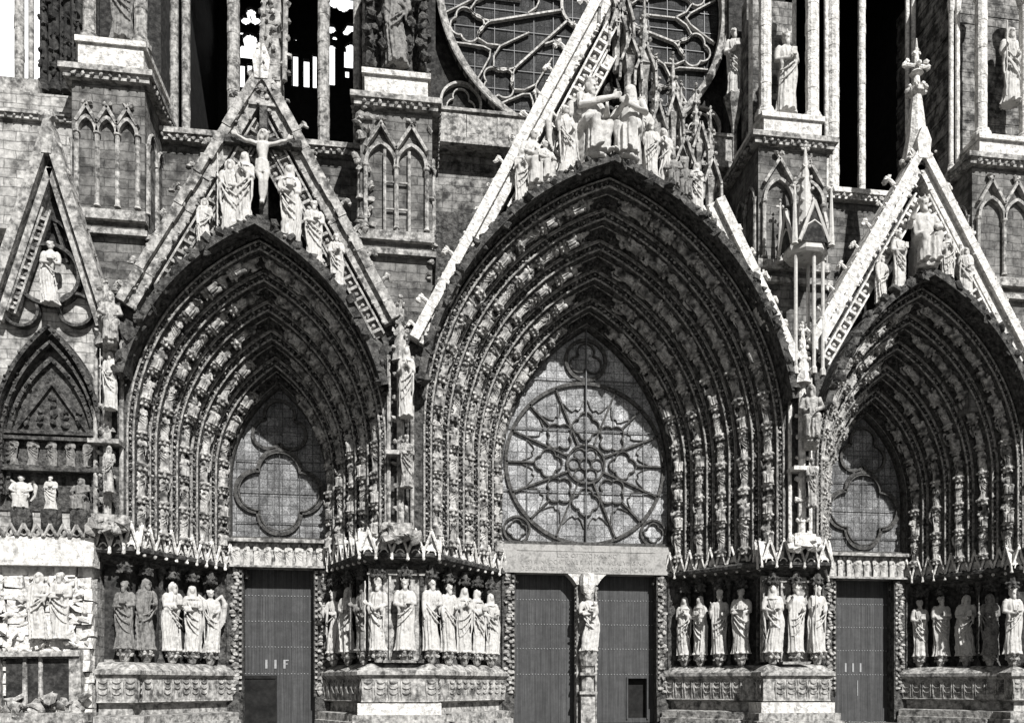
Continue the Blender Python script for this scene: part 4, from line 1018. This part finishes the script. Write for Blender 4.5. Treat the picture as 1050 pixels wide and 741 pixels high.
# front shafts of the tower openings
b = MB()
for x, r in ((-14.5, .24), (-10.95, .24)): column(b, x, 4.6, 22.9, 40, r)
for x in (-16.75, -16.3, -9.6, -9.25): column(b, x, 4.5, 22.9, 40, .16)
cornice(b, -16.9, -9.2, 3.1, 22.7, 1.0, 5.0)
b.build('tower_shaft', 'worn', CATH)
b = MB()
for x, r in ((11.25, .27), (10.95, .12)): column(b, x, 4.6, 22.9, 40, r)
for x, r in ((12.95, .17), (15.2, .1), (15.5, .12)): column(b, x, 5.2, 22.9, 40, r)
cornice(b, 9.3, 15.6, 3.1, 22.7, 1.0, 5.0)
b.build('tower_shaft', 'pale', CATH)

# far-left corner: column, parapet, crocketed dark shafts, open sky beyond
b = MB(); 
x0, z0 = W(0, 92, 2.0); x1, _ = W(60, 92, 2.0)
b.box(-30, -19.5, 2.0, 4, z0 - 5, z0); cornice(b, -30, -19.4, 2.0, z0 - .9, .7, 4)
b.build('corner_wall', 'ashlar_pale', CATH)
b = MB(); xc, zc = W(20, 95, 3.0); column(b, xc, 3.0, zc - .3, 40, .17); xc2, _ = W(32, 95, 3.0); column(b, xc2, 3.0, zc - .3, 40, .10); b.box(xc - .7, xc2 + .4, 2.6, 3.6, zc - .5, zc + .3)
b.build('corner_column', 'worn', CATH)
b = MB(); xa, _ = W(36, 50, 3.0)
b.box(xa, -19.2, 3.4, 6, 22.4, 40)
for q in (44, 56, 68, 80, 88):
    x_, z_ = W(q, 90, 3.0); column(b, x_, 3.1, z_ - .1, 40, .13)
    b.blobs(np.column_stack([rng.normal(x_, .08, 40), rng.uniform(2.9, 3.1, 40), rng.uniform(z_, 30, 40)]), .09, .4)
b.build('corner_shafts', 'dark', CATH)

# rose window
RX, RZ, RY, RR = 0.05, 31.45, 5.6, 6.15
b = MB()
# wall around the rose: spandrel between outer frame and circle
fr = []
ci = circ(RX, RZ, RR + .25, 96)
b.grid([[(x, RY - .6, z) for x, z in ci], [(x, RY + .5, z) for x, z in ci]])
def sq(x, z):
    dx, dz = x - RX, z - RZ; m = min(6.45 / max(abs(dx), 1e-6), 7.6 / max(abs(dz), 1e-6)); return RX + dx * m, RZ + dz * m
b.grid([[(x, RY - .05, z) for x, z in ci], [(sq(x, z)[0], RY - .05, sq(x, z)[1]) for x, z in ci]])
b.box(-7.4, -6.4, 4.6, 7, 24, 40); b.box(6.4, 7.4, 4.6, 7, 24, 40)
b.build('rose_wall', 'dark', CATH)
RO = MB()
RO.path_bar(circ(RX, RZ, RR + .12, 110), RY - .7, RY - .3, .26)
RO.tube([(x, RY - .75, z) for x, z in circ(RX, RZ, RR + .27, 110)], .06, 6)
ro = RO.build('rose_window', 'worn', CATH); ro['label'] = 'great rose window, its lower half showing above the central gable'
gm = MB(); gm.cap([(x, RY + .1, z) for x, z in circ(RX, RZ, RR + .2, 90)[:-1]]); gm.build('glass', 'glass_rose', ro)
tr = MB(); y0, y1 = RY - .12, RY + .05
tr.path_bar(circ(RX, RZ, .95, 40), y0, y1, .12)
for k in range(12):
    t = R(15 + 30 * k); u = lambda r, a: (RX + r * math.cos(a), RZ + r * math.sin(a))
    tr.bar(u(.95, t), u(4.25, t), y0, y1, .08)
    ta = t + R(15)
    # double petal: inner round head, mid bar, two outer heads
    if k % 2: tr.path_bar([u(2.5, t + R(2)), u(2.1, t + R(7)), u(1.95, ta), u(2.1, t + R(23)), u(2.5, t + R(28))], y0, y1, .06)
    tr.bar(u(2.75, ta), u(4.2, ta), y0 + .04, y1, .06)
    tr.path_bar(foil(*u(5.25, t), 4, .36, .38, math.degrees(t)), y0, y1, .06)
    for s_ in (-1, 1):
        tr.path_bar([u(4.25, t), u(4.75, t + s_ * R(3)), u(5.0, t + s_ * R(7)), u(4.7, t + s_ * R(11.5)), u(4.2, ta if s_ > 0 else t - R(15))], y0, y1, .06)
    tr.path_bar([u(6.1, ta - R(9)), u(5.6, ta - R(7)), u(4.9, ta - R(3)), u(4.7, ta), u(4.9, ta + R(3)), u(5.6, ta + R(7)), u(6.1, ta + R(9))], y0, y1, .06)
for sx in (-1, 1):
    tr.path_bar(circ(RX + sx * 5.35, RZ - 4.85, .85, 36), RY - .3, RY - .08, .1); tr.path_bar(foil(RX + sx * 5.35, RZ - 4.85, 3, .3, .34), RY - .2, RY - .1, .05)
tr.build('tracery', 'rose_tracery', ro)
im = MB()
for k in range(14):
    d = -5.6 + k * .86; h = math.sqrt(max(RR * RR - d * d, .01))
    im.box(RX - h, RX + h, RY + .05, RY + .075, RZ + d - .012, RZ + d + .012); im.box(RX + d - .012, RX + d + .012, RY + .052, RY + .078, RZ - h, RZ + h)
im.build('leading', 'iron', ro)
# parapet under the rose
b = MB()
for x0 in np.arange(-6.4, 6.4, 1.28): b.box(x0, x0 + 1.265, 4.2, 4.7, 24.3, 25.45, .012)
b.box(-6.6, 6.6, 4.0, 4.9, 24.05, 24.32); b.box(-6.5, 6.5, 4.1, 4.8, 25.45, 25.58)
for x0 in (-5.0, -3.2, 3.2, 5.0): b.box(x0, x0 + .25, 4.18, 4.21, 24.6, 25.2)
b.build('parapet', 'worn', CATH)

# ---------------------------------------------------------------- pinnacle shafts in the valleys between gables
def valley_shaft(x, ztop, zbot, label, mat='worn', par=CATH):
    b = MB()
    b.tube([(x, -.25, zbot), (x, -.3, ztop)], .14, 8)
    for s_ in (-1, 1): b.tube([(x + s_ * .42, -.12, zbot), (x + s_ * .42, -.12, 13.6)], .075, 6)
    for z in np.arange(zbot + .2, ztop, .8):
        b.blobs([(x, -.35, z), (x - .2, -.3, z + .05), (x + .2, -.3, z + .05)], .12, .4)
    b.box(x - .5, x + .5, -.7, 0, 9.9, 10.05); b.box(x - .42, x + .42, -.62, 0, 7.0, 7.5, .03)
    b.blobs([(x + rnd.uniform(-.6, .6), -.4, 6.95 + rnd.uniform(0, .4)) for _ in range(16)], .26, .4)
    spire(b, x, -.35, 13.3, 2.2, .35)
    o = b.build('valley_shaft', mat, CATH); return o
valley_shaft(-7.75, 15.2, 7.0, ''); valley_shaft(7.55, 15.0, 7.0, '', 'pale'); valley_shaft(-17.7, 15.4, 7.0, '')
valley_shaft(17.7, 15, 7, '')
# canopied tabernacle on thin shafts in front of the right-hand middle buttress
b = MB(); hol = MB(); tx, ty = 7.75, -.15
for dx, dy in ((-.55, -.35), (.55, -.35), (-.2, .4), (.3, .4), (.12, -.5)): b.tube([(tx + dx, ty + dy, 13.6), (tx + dx, ty + dy, 18.3)], .07, 8); b.lathe(tx + dx, ty + dy, [(.12, 13.6), (.12, 13.8), (.07, 13.9)], 8)
b.lathe(tx, ty, [(.75, 18.2), (.85, 18.3), (.8, 18.6)], 8, .39)
for a in range(4):
    c_, s_ = math.cos(a * 1.571 - 1.571), math.sin(a * 1.571 - 1.571)
    P = lambda o, z, w_: (tx + c_ * .8 - s_ * w_, ty + s_ * .8 + c_ * w_, z)
    hol.add([P(0, 18.5, -.6), P(0, 18.5, .6), P(0, 20.0, 0)], [[0, 1, 2]]); b.tube([P(0, 18.75, -.45), P(.0, 19.1, -.3), P(0, 19.3, 0), P(0, 19.1, .3), P(0, 18.75, .45)], .045, 5)
    for q in (-.6, .6): b.tube([P(0, 18.5, q), P(0, 20.05, 0)], .08, 5)
    spire(b, tx + c_ * .75 - s_ * .7, ty + s_ * .75 + c_ * .7, 18.4, 2.3, .14, False)
spire(b, tx, ty, 18.6, 4.0, .5, True, 8)
ct_ = b.build('canopy_tabernacle', 'statue', b3); hol.build('canopy_shade_panel', 'dark', b3)  # flat dark triangles, the canopy's inner shade put into colour

# ragged canopies and pinnacles along the broken side of the central gable
b = MB()
for px, py, h, r in ((632, 30, 2.2, .25), (645, 62, 2.4, .3), (660, 70, 2.6, .3), (673, 130, 2.6, .26), (690, 118, 2.2, .24), (700, 165, 3.0, .3), (716, 150, 2.4, .24), (728, 185, 2.6, .26), (622, 8, 1.6, .25), (640, 20, 2.4, .22)):
    x, z = W(px, py, -.1); spire(b, x, -.1 + rnd.uniform(-.2, .3), z, h, r, True, 5)
    b.lathe(x, -.05, [(r * .5, z - 1.6), (r * .6, z - .5), (r * 1.2, z - .1), (r * 1.3, z)], 6)
    for s_ in (-1, 1): b.bar((x + s_ * r * 1.3, z - .3), (x, z + .7), -.5, -.2, .09); b.bar((x + s_ * r * 1.4, z - .9), (x + s_ * r * 1.3, z - .2), -.45, -.25, .09)
b.build('ruined_canopy', 'worn', gc)
# sun disc with rays in the head of the central gable, and cloud mass
b = MB(); x, z = W(626, 62, .35)
b.path_bar(circ(x, z, .42, 24), .1, .5, .2)
for k in range(24):
    a = k * math.pi / 12; b.bar((x + .5 * math.cos(a), z + .5 * math.sin(a)), (x + (1.15 if k % 2 else .9) * math.cos(a), z + (1.15 if k % 2 else .9) * math.sin(a)), .2, .45, .09)
for k in range(16): b.blob((x + rnd.uniform(-1.6, 1.6), .45, z - rnd.uniform(.5, 2.2)), .3, ICO2, .3)
b.build('sunburst_relief', 'carved', gc)

# ---------------------------------------------------------------- blind portal bay at the far left
bx = -19.62
b = MB(); b.box(-26, -18.3, .3, 4.4, 0, 16.5); b.build('blind_bay_wall', 'ashlar_pale', CATH)
b = MB()
for sx in (-1, 1):
    foot = np.array([bx + sx * 1.95, 14.2]); ap = np.array([bx, 20.6])
    b.bar(foot, ap, -.35, .4, .34); n = np.array([-sx * .96, -.28])
    b.bar(foot + n * .36, ap + [0, -1.2], -.12, .4, .22)
    if sx < 0: coffers(b, foot + n * .75 + [0, .4], ap + [-.1, -2.6], .05, .26, .36)
    for k in range(7): c_ = foot + (ap - foot) * (k + .5) / 7; crocket(b, (c_[0], 0, c_[1]), .6, sx)
b.prism([(bx - .16, 19.75), (bx + .16, 19.75), (bx + .22, 20.4), (bx + .1, 20.9), (bx - .1, 20.9), (bx - .22, 20.4)], -.38, .42); b.blobs([(bx, 0, 20.9), (bx, -.1, 21.1), (bx - .1, 0, 21.2)], .26, .3)
o = b.build('blind_gable', 'worn', CATH); o['label'] = 'narrow gable of the small blind bay at the left edge'
b = MB(); b.add([(bx - 2, .38, 14.2), (bx + 2, .38, 14.2), (bx, .38, 20.6)], [[0, 1, 2]])
b.build('gable_field', 'dark', o)
b = MB()
x, z = W(50, 282, .1); b.path_bar(circ(x, z, 1.02, 40), -.05, .35, .12); 
for px, py in ((22, 318), (78, 318)): xx, zz_ = W(px, py, .1); b.path_bar(circ(xx, zz_, .55, 30), .0, .35, .09)
b.path_bar(circ(x, z + 1.3, .62, 30, -10, 190), .05, .35, .09)
for s_ in (-1, 1): b.bar((bx, 17.9), (bx + s_ * .5, 16.3), .1, .35, .08)
for a_, za, zs, w_, y in ((1.75, 13.9, 9.9, .14, -.3), (1.55, 13.45, 9.9, .1, -.1), (1.38, 12.9, 9.9, .14, .05)):
    P = arch(bx, a_, 8.2, zs, za, 24); b.path_bar(P, y, y + .4, w_)
    Q, _, _ = resample(np.column_stack([P[:, 0], np.full(len(P), y), P[:, 1]]), .19); b.blobs(Q + rng.normal(0, .03, Q.shape), .06, .35)
P = [(bx - 1.2, 10.45), (bx - .6, 11.3), (bx, 12.1), (bx + .6, 11.3), (bx + 1.2, 10.45)]; b.path_bar(P, .1, .4, .14)
for z in (10.35, 10.15, 9.15): b.box(bx - 1.75, bx + 1.75, -.05, .4, z - .06, z + .06)
b.box(bx - 1.9, bx + 1.7, -.2, .4, 9.0, 9.12)
for k in range(3):     # corbels
    cx_ = bx - .95 + k * .95; b.lathe(cx_, .05, [(.1, 6.75), (.28, 7.1), (.36, 7.5), (.34, 7.7)], 8)
for k in range(-2, 3):
    b.blobs([(bx + k * .42, .2, 10.62 + h_) for h_ in ((.1, .3, .5) if k else (.15, .45, .75, 1.0))], (.12, .1, .16), .35)
b.build('bay_tracery', 'carved', CATH)
b = MB(); P = arch(bx, 1.9, 7.7, 9.9, 14.0, 20); b.cap([(x_, .24, z_) for x_, z_ in P]); b.build('bay_field', 'carved', CATH)
b = MB(); b.box(-24, -18.15, -.25, .35, 6.0, 6.75, .02); b.box(-24, -18.15, -.35, .35, 5.75, 6.0); b.build('string_course', 'pale', CATH)
b = MB()
for k in range(8):
    cx_ = -21.2 + k * .42; z = 6.75
    for s_ in (-1, 1): b.tube([(cx_ + s_ * .2, -.3, z), (cx_, -.3, z + .42)], .05, 5)
    b.path_bar(circ(cx_, z + .15, .12, 12), -.3, -.1, .04)
b.build('small_gablets', 'worn', CATH)
# ruined masonry below: broken blocks, stumps of carved figures, hollows
b = MB()
for r_ in range(13):
    x = -25.; z = .5 + r_ * .41
    while x < -18.35:
        w_ = rnd.uniform(.4, 1.0); dpt = rnd.choice((-.03, 0, 0, .05, .16)) + rnd.uniform(-.03, .03)
        if rnd.random() > .07: b.box(x, min(x + w_ - .03, -18.3), dpt, .5, z + .01, z + .39, .035)
        x += w_
b.blobs(np.column_stack([rng.uniform(-21.4, -18.4, 80), rng.uniform(-.12, .1, 80), rng.uniform(2.7, 5.4, 80)]), (.13, .1, .24), .5)
b.build('broken_masonry', 'pale', CATH)
b = MB(); b.box(-21.0, -18.9, -.1, .3, 1.0, 2.6); b.build('recess_shade_block', 'dark', CATH)  # solid block, coloured dark as the shade of a recess
b = MB()
for x in (-21.35, -18.75): b.box(x - .2, x + .2, -.25, .3, .4, 2.9, .03)
b.box(-21.4, -18.6, -.35, .3, 2.65, 2.85, .03); b.box(-21.6, -18.2, -.6, .4, .0, .75, .03)
for x in (-20.4, -19.9): b.lathe(x, -.1, [(.1, .8), (.08, 1.5), (.07, 2.6)], 8)
b.blobs(np.column_stack([rng.uniform(-21.2, -18.3, 60), rng.uniform(-.5, -.1, 60), rng.uniform(.2, 1.3, 60)]), (.22, .15, .16), .5)
b.build('ruined_stump', 'worn', CATH)

# ---------------------------------------------------------------- statues: each one a thing of its own
def console(x, y, z):
    c = MB(); c.lathe(x, y, [(.08, z - .5), (.14, z - .42), (.2, z - .22), (.28, z - .06), (.27, z + .01)], 8, .39)
    c.blobs([(x + .22 * math.cos(a), y + .22 * math.sin(a), z - .18) for a in np.arange(8) * .785], (.08, .08, .1), .4); c.build('statue_console', 'worn', CATH)
    c = MB(); zt = 5.66; c.lathe(x, y, [(.14, zt), (.22, zt + .03), (.23, zt + .2), (.15, zt + .3), (.1, zt + .5)], 6, .39)
    c.blobs([(x + .21 * math.cos(a), y + .21 * math.sin(a), zt + h_) for a in np.arange(7) * .9 for h_ in (.02, .2)], (.07, .07, .08), .4); c.build('statue_canopy', 'carved', CATH)
J = 'column statues flanking the portals'
FACE = {'A': 38, 'B': -38, 'F': 0}
ROWS = [
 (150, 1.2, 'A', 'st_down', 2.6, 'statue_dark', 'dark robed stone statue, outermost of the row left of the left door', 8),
 (177, 2.25, 'A', 'va_9', 2.6, 'statue', 'pale robed statue turned to the right, third from the left door on its left', 10),
 (197, 3.05, 'A', 'st_cross', 2.55, 'statue', 'slim pale statue in the middle of the three bright ones left of the left door', -18),
 (216, 3.75, 'A', 'st_angel', 2.5, 'statue', 'bright statue with deep curving folds, nearest the left door on its left', -20),
 (342, 3.8, 'B', 'va_8', 2.5, 'statue', 'robed statue closest to the right edge of the left door', 10),
 (357, 2.6, 'B', 'va_4', 2.55, 'statue', 'draped statue in the middle of the three right of the left door', 10),
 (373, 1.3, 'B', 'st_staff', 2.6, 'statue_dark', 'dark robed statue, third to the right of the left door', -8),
 (443, .55, 'A', 'va_7', 2.7, 'statue', 'robed statue at the right corner of the pier left of the central doors', -20),
 (460, 1.65, 'A', 'va_7', 2.65, 'statue', 'statue in looped drapery, second from the pier corner left of the central doors', -6),
 (476, 2.45, 'A', 'st_pray', 2.6, 'statue', 'slim statue in the middle of the five left of the central doors', -24),
 (489, 3.15, 'A', 'st_cross', 2.6, 'statue', 'statue second from the central doors on their left, in the row of five', 6),
 (503, 3.85, 'A', 'va_1', 2.5, 'statue', 'short looking statue nearest the central doors on their left', -10),
 (702, 4.05, 'B', 'st_pray', 2.5, 'statue', 'robed statue nearest the central doors on their right', 10),
 (718, 3.4, 'B', 'st_cross', 2.5, 'statue', 'slender statue, second from the central doors on their right', -20),
 (738, 2.6, 'B', 'st_bless', 2.6, 'statue', 'robed statue, third to the right of the central doors', 20),
 (760, 1.7, 'B', 'st_wide', 2.65, 'statue', 'broad statue with looped mantle, fourth to the right of the central doors', 6),
 (943, 4.1, 'B', 'st_book', 2.55, 'statue', 'slim statue nearest the right door on its right', 14),
 (965, 3.4, 'B', 'st_wide', 2.65, 'statue', 'pale statue second to the right of the right door', 24),
 (991, 2.5, 'B', 'va_4', 2.65, 'statue', 'broad robed statue third to the right of the right door', 6),
 (1015, 1.5, 'B', 'st_staff', 2.6, 'statue_dark', 'statue lost in shadow, fourth to the right of the right door', -6),  # its shadow is put into the darker stone colour
 (388, .5, 'F', 'va_5', 2.6, 'statue', 'statue on the left corner of the pier left of the central doors', -25),
 (415, .36, 'F', 'st_king', 2.65, 'statue', 'weathered grey statue alone on the pier front between left and central portals', 4),
 (792, .36, 'F', 'va_1', 2.65, 'statue', 'bright statue, left one of three on the pier beside the right door', -12),
 (816, .36, 'F', 'st_bless', 2.7, 'statue', 'bright bishop statue, middle of three on the pier beside the right door', 6),
 (838, .36, 'F', 'va_2', 2.7, 'statue', 'bright statue, right one of three on the pier beside the right door', 16),
 (1038, .36, 'F', 'st_king', 2.7, 'statue', 'bright statue at the right edge of the picture, last of the lower row', -10),
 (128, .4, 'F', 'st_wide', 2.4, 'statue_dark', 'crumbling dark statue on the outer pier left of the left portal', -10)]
for px, Y, fc, kd, h, mt, lb, tw in ROWS:
    x, _ = W(px, 600, Y); statue(kd, x, Y, 2.95, h, FACE[fc] + tw, lb, J, mt); console(x, Y, 2.95)
statue('mother', .0, 4.08, 3.12, 2.5, 4, 'statue of a robed mother holding a child on the central post between the two doors', mat='statue', sx=1.15)
# gable sculpture
def on(t, px, py, Y, h, rot, lab, group, mat='statue', sx=1.0):
    x, z = W(px, py, Y)
    for gname, pn in ((G1, 'left'), (G2, 'centre'), (G3, 'right')):
        if group == gname:      # feet on the sill that follows the arch
            q = dict(PORT[pn]); q['a0'] += .18; q['za0'] += .22; P = parch(q, 0); P = P[P[:, 1] > 12]
            zs_ = np.interp(x, P[:, 0], P[:, 1]); z = zs_ + .1
            if t[:2] == 'se': z += .12 * h
    return statue(t, x, Y, z, h, rot, lab, group, mat, sx=sx)
G1, G2, G3 = 'sculpture in the left gable', 'sculpture in the central gable', 'sculpture in the right gable'
# crucifix
cr = tag(empty('crucifix', (W(270, 222, -.6)[0], -.6, W(270, 222, -.35)[1])), 'stone cross with a crucified figure in the middle of the left gable', 'crucifix', G1)
b = MB(); b.box(-.13, .13, -.02, .22, -.4, 3.75, .02); b.box(-1.3, 1.3, -.06, .2, 2.35, 2.62, .03); b.build('cross', 'carved', cr)
o = bpy.data.objects.new('crucified_figure', tmesh('crucified', 'statue')); COL.objects.link(o); o.parent = cr; o.location = (0, -.2, .15); o.scale = (2.75, 2.75, 2.7)
on('st_down', 210, 262, -0.65, 1.75, 10, 'short lone statue at the left end of the left gable group', G1)
on('st_staff', 236, 247, -0.60, 2.6, 5, 'tall statue left of the crucifix, outer of the two', G1, 'statue')
on('st_pray', 251, 240, -0.65, 2.55, -10, 'tall draped statue directly left of the crucifix', G1)
on('st_cross', 297, 248, -0.65, 2.7, 0, 'tall statue standing right of the crucifix in the left gable', G1)
on('st_wide', 322, 270, -0.60, 2.2, 10, 'broad hunched statue, second right of the crucifix', G1)
on('st_book', 345, 285, -0.60, 1.9, 0, 'small worn statue at the right end of the left gable group', G1)
# coronation group
on('se_reach', 607, 152, -0.50, 2.95, 30, 'large seated figure leaning inwards, left of the pair in the central gable', G2)
on('se_queen', 645, 158, -0.50, 2.85, -30, 'large seated figure, right of the pair in the central gable', G2)
on('st_angel', 580, 178, -0.65, 2.6, 15, 'standing angel left of the seated pair in the central gable', G2)
on('se_angel', 560, 180, -0.65, 1.55, 20, 'small figure between two standing ones on the left of the central gable', G2)
on('st_pray', 535, 204, -0.65, 2.0, 10, 'draped statue at the far left of the central gable group', G2)
on('st_bless', 668, 180, -0.65, 2.1, -10, 'standing statue right of the seated pair in the central gable', G2)
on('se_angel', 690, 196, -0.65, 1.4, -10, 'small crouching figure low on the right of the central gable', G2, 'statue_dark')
on('st_cross', 714, 232, -0.65, 1.9, 0, 'small standing statue at the broken right end of the central gable', G2)
on('va_3', 594, 150, -0.20, 3.3, 20, 'slim statue standing behind the left seated figure in the central gable', G2)
on('se_angel', 548, 186, -0.40, 2.3, 20, 'crouching figure high behind the outer statues on the left of the central gable', G2)
on('va_8', 657, 150, -0.20, 3.1, -10, 'slim statue behind the right seated figure in the central gable', G2)
on('va_6', 680, 190, -0.40, 2.4, -14, 'slim statue under the broken right canopies of the central gable', G2)
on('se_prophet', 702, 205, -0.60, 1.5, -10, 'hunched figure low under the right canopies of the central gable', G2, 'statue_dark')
# christ in the right gable
on('se_king', 948, 283, -0.50, 2.75, -3, 'large enthroned figure in the middle of the right gable', G3)
on('st_book', 921, 296, -0.65, 2.35, 10, 'tall statue directly left of the enthroned figure in the right gable', G3)
on('st_down', 904, 310, -0.65, 1.9, 14, 'shorter statue at the left end of the right gable group', G3)
on('st_pray', 972, 300, -0.60, 2.0, -6, 'statue directly right of the enthroned figure in the right gable', G3)
on('st_staff', 990, 314, -0.65, 2.0, -14, 'slim statue at the right end of the right gable group', G3)
# figure in the ring of the far-left blind gable
x, z = W(52, 312, -.25); statue('va_3', x, -.25, z, 2.15, 5, 'figure standing inside the stone ring of the narrow left gable')
# buttress statues
on('st_king', 806, 117, 1.9, 3.3, 0, 'tall bright statue between two white columns on the buttress right of the rose window', 'statues in the upper tabernacles')
on('st_book', 753, 100, 4.2, 3.0, -15, 'tall draped statue on a corbel beside the right rim of the rose window', 'statues in the upper tabernacles')
on('st_staff', 1036, 108, 1.7, 3.3, 0, 'tall statue beside the column at the upper right edge', 'statues in the upper tabernacles')
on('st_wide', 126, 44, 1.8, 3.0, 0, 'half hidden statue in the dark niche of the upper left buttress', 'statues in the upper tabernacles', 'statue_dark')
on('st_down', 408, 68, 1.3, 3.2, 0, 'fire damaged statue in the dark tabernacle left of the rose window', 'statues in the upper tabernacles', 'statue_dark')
x, z = W(753, 100, 4.2); b = MB(); b.lathe(x, 4.2, [(.1, z - 3.2), (.13, z - 1.3), (.4, z - .3), (.5, z - .05), (.45, z + .01)], 8); b.build('corbel', 'worn', CATH)
V = 'statues on the shafts in the valleys between gables'
on('st_pray', 417, 428, -.75, 2.5, 0, 'bright tall statue on the pier shaft between left and central arches', V, 'statue', sx=.82)
on('st_wide', 417, 500, -.65, 1.9, 10, 'smaller statue below the bright one on the pier shaft left of the central arch', V, 'statue_low', sx=.82)
on('se_prophet', 832, 452, -.8, 2.2, -20, 'crouching figure on the pier shaft between central and right arches', V, 'statue_low', sx=.82)
on('st_book', 832, 520, -.65, 1.9, 0, 'small standing statue low on the pier shaft right of the central arch', V, 'statue_low', sx=.82)
on('se_prophet', 113, 352, -.8, 1.8, 20, 'crouching figure at the top of the pier shaft left of the left arch', V, 'statue_low', sx=.82)
on('st_staff', 113, 420, -.7, 2.0, 0, 'thin bright statue on the pier shaft left of the left arch', V, 'statue', sx=.82)
on('st_down', 112, 505, -.65, 1.6, 5, 'small worn statue low on the pier shaft left of the left arch', V, 'statue_low', sx=.82)
# reliefs of the blind bay
BB = 'figures in the blind bay at the left edge'
bay = ['first from the left edge', 'second from the left edge', 'at the centre', 'fourth from the left edge', 'last on the right']
for k in range(5): statue(['st_pray', 'st_wide', 'st_cross', 'st_book', 'st_down'][k], bx - 1.2 + k * .6, .1, 9.22, 1.0, rnd.uniform(-20, 20), 'small relief figure in the upper row of the blind bay, ' + bay[k], BB, 'statue_dark', sx=1.2)
for k in range(3): statue(['se_angel', 'st_wide', 'se_prophet'][k], bx - .95 + k * .95, .02, 7.72, 1.15, rnd.uniform(-20, 20), 'broken figure on the ' + ['left', 'middle', 'right'][k] + ' corbel of the blind bay at the left edge', BB, 'statue' if k < 2 else 'statue_dark', sx=1.25)
for k, px in enumerate((40, 62)): on(['st_down', 'st_wide'][k], px, 655, -.1, 2.3, 0, ['battered', 'eroded, nearly featureless'][k] + ' robed stump in the ruined masonry at the lower left', BB, 'statue')
print('objects', len(SC.objects))
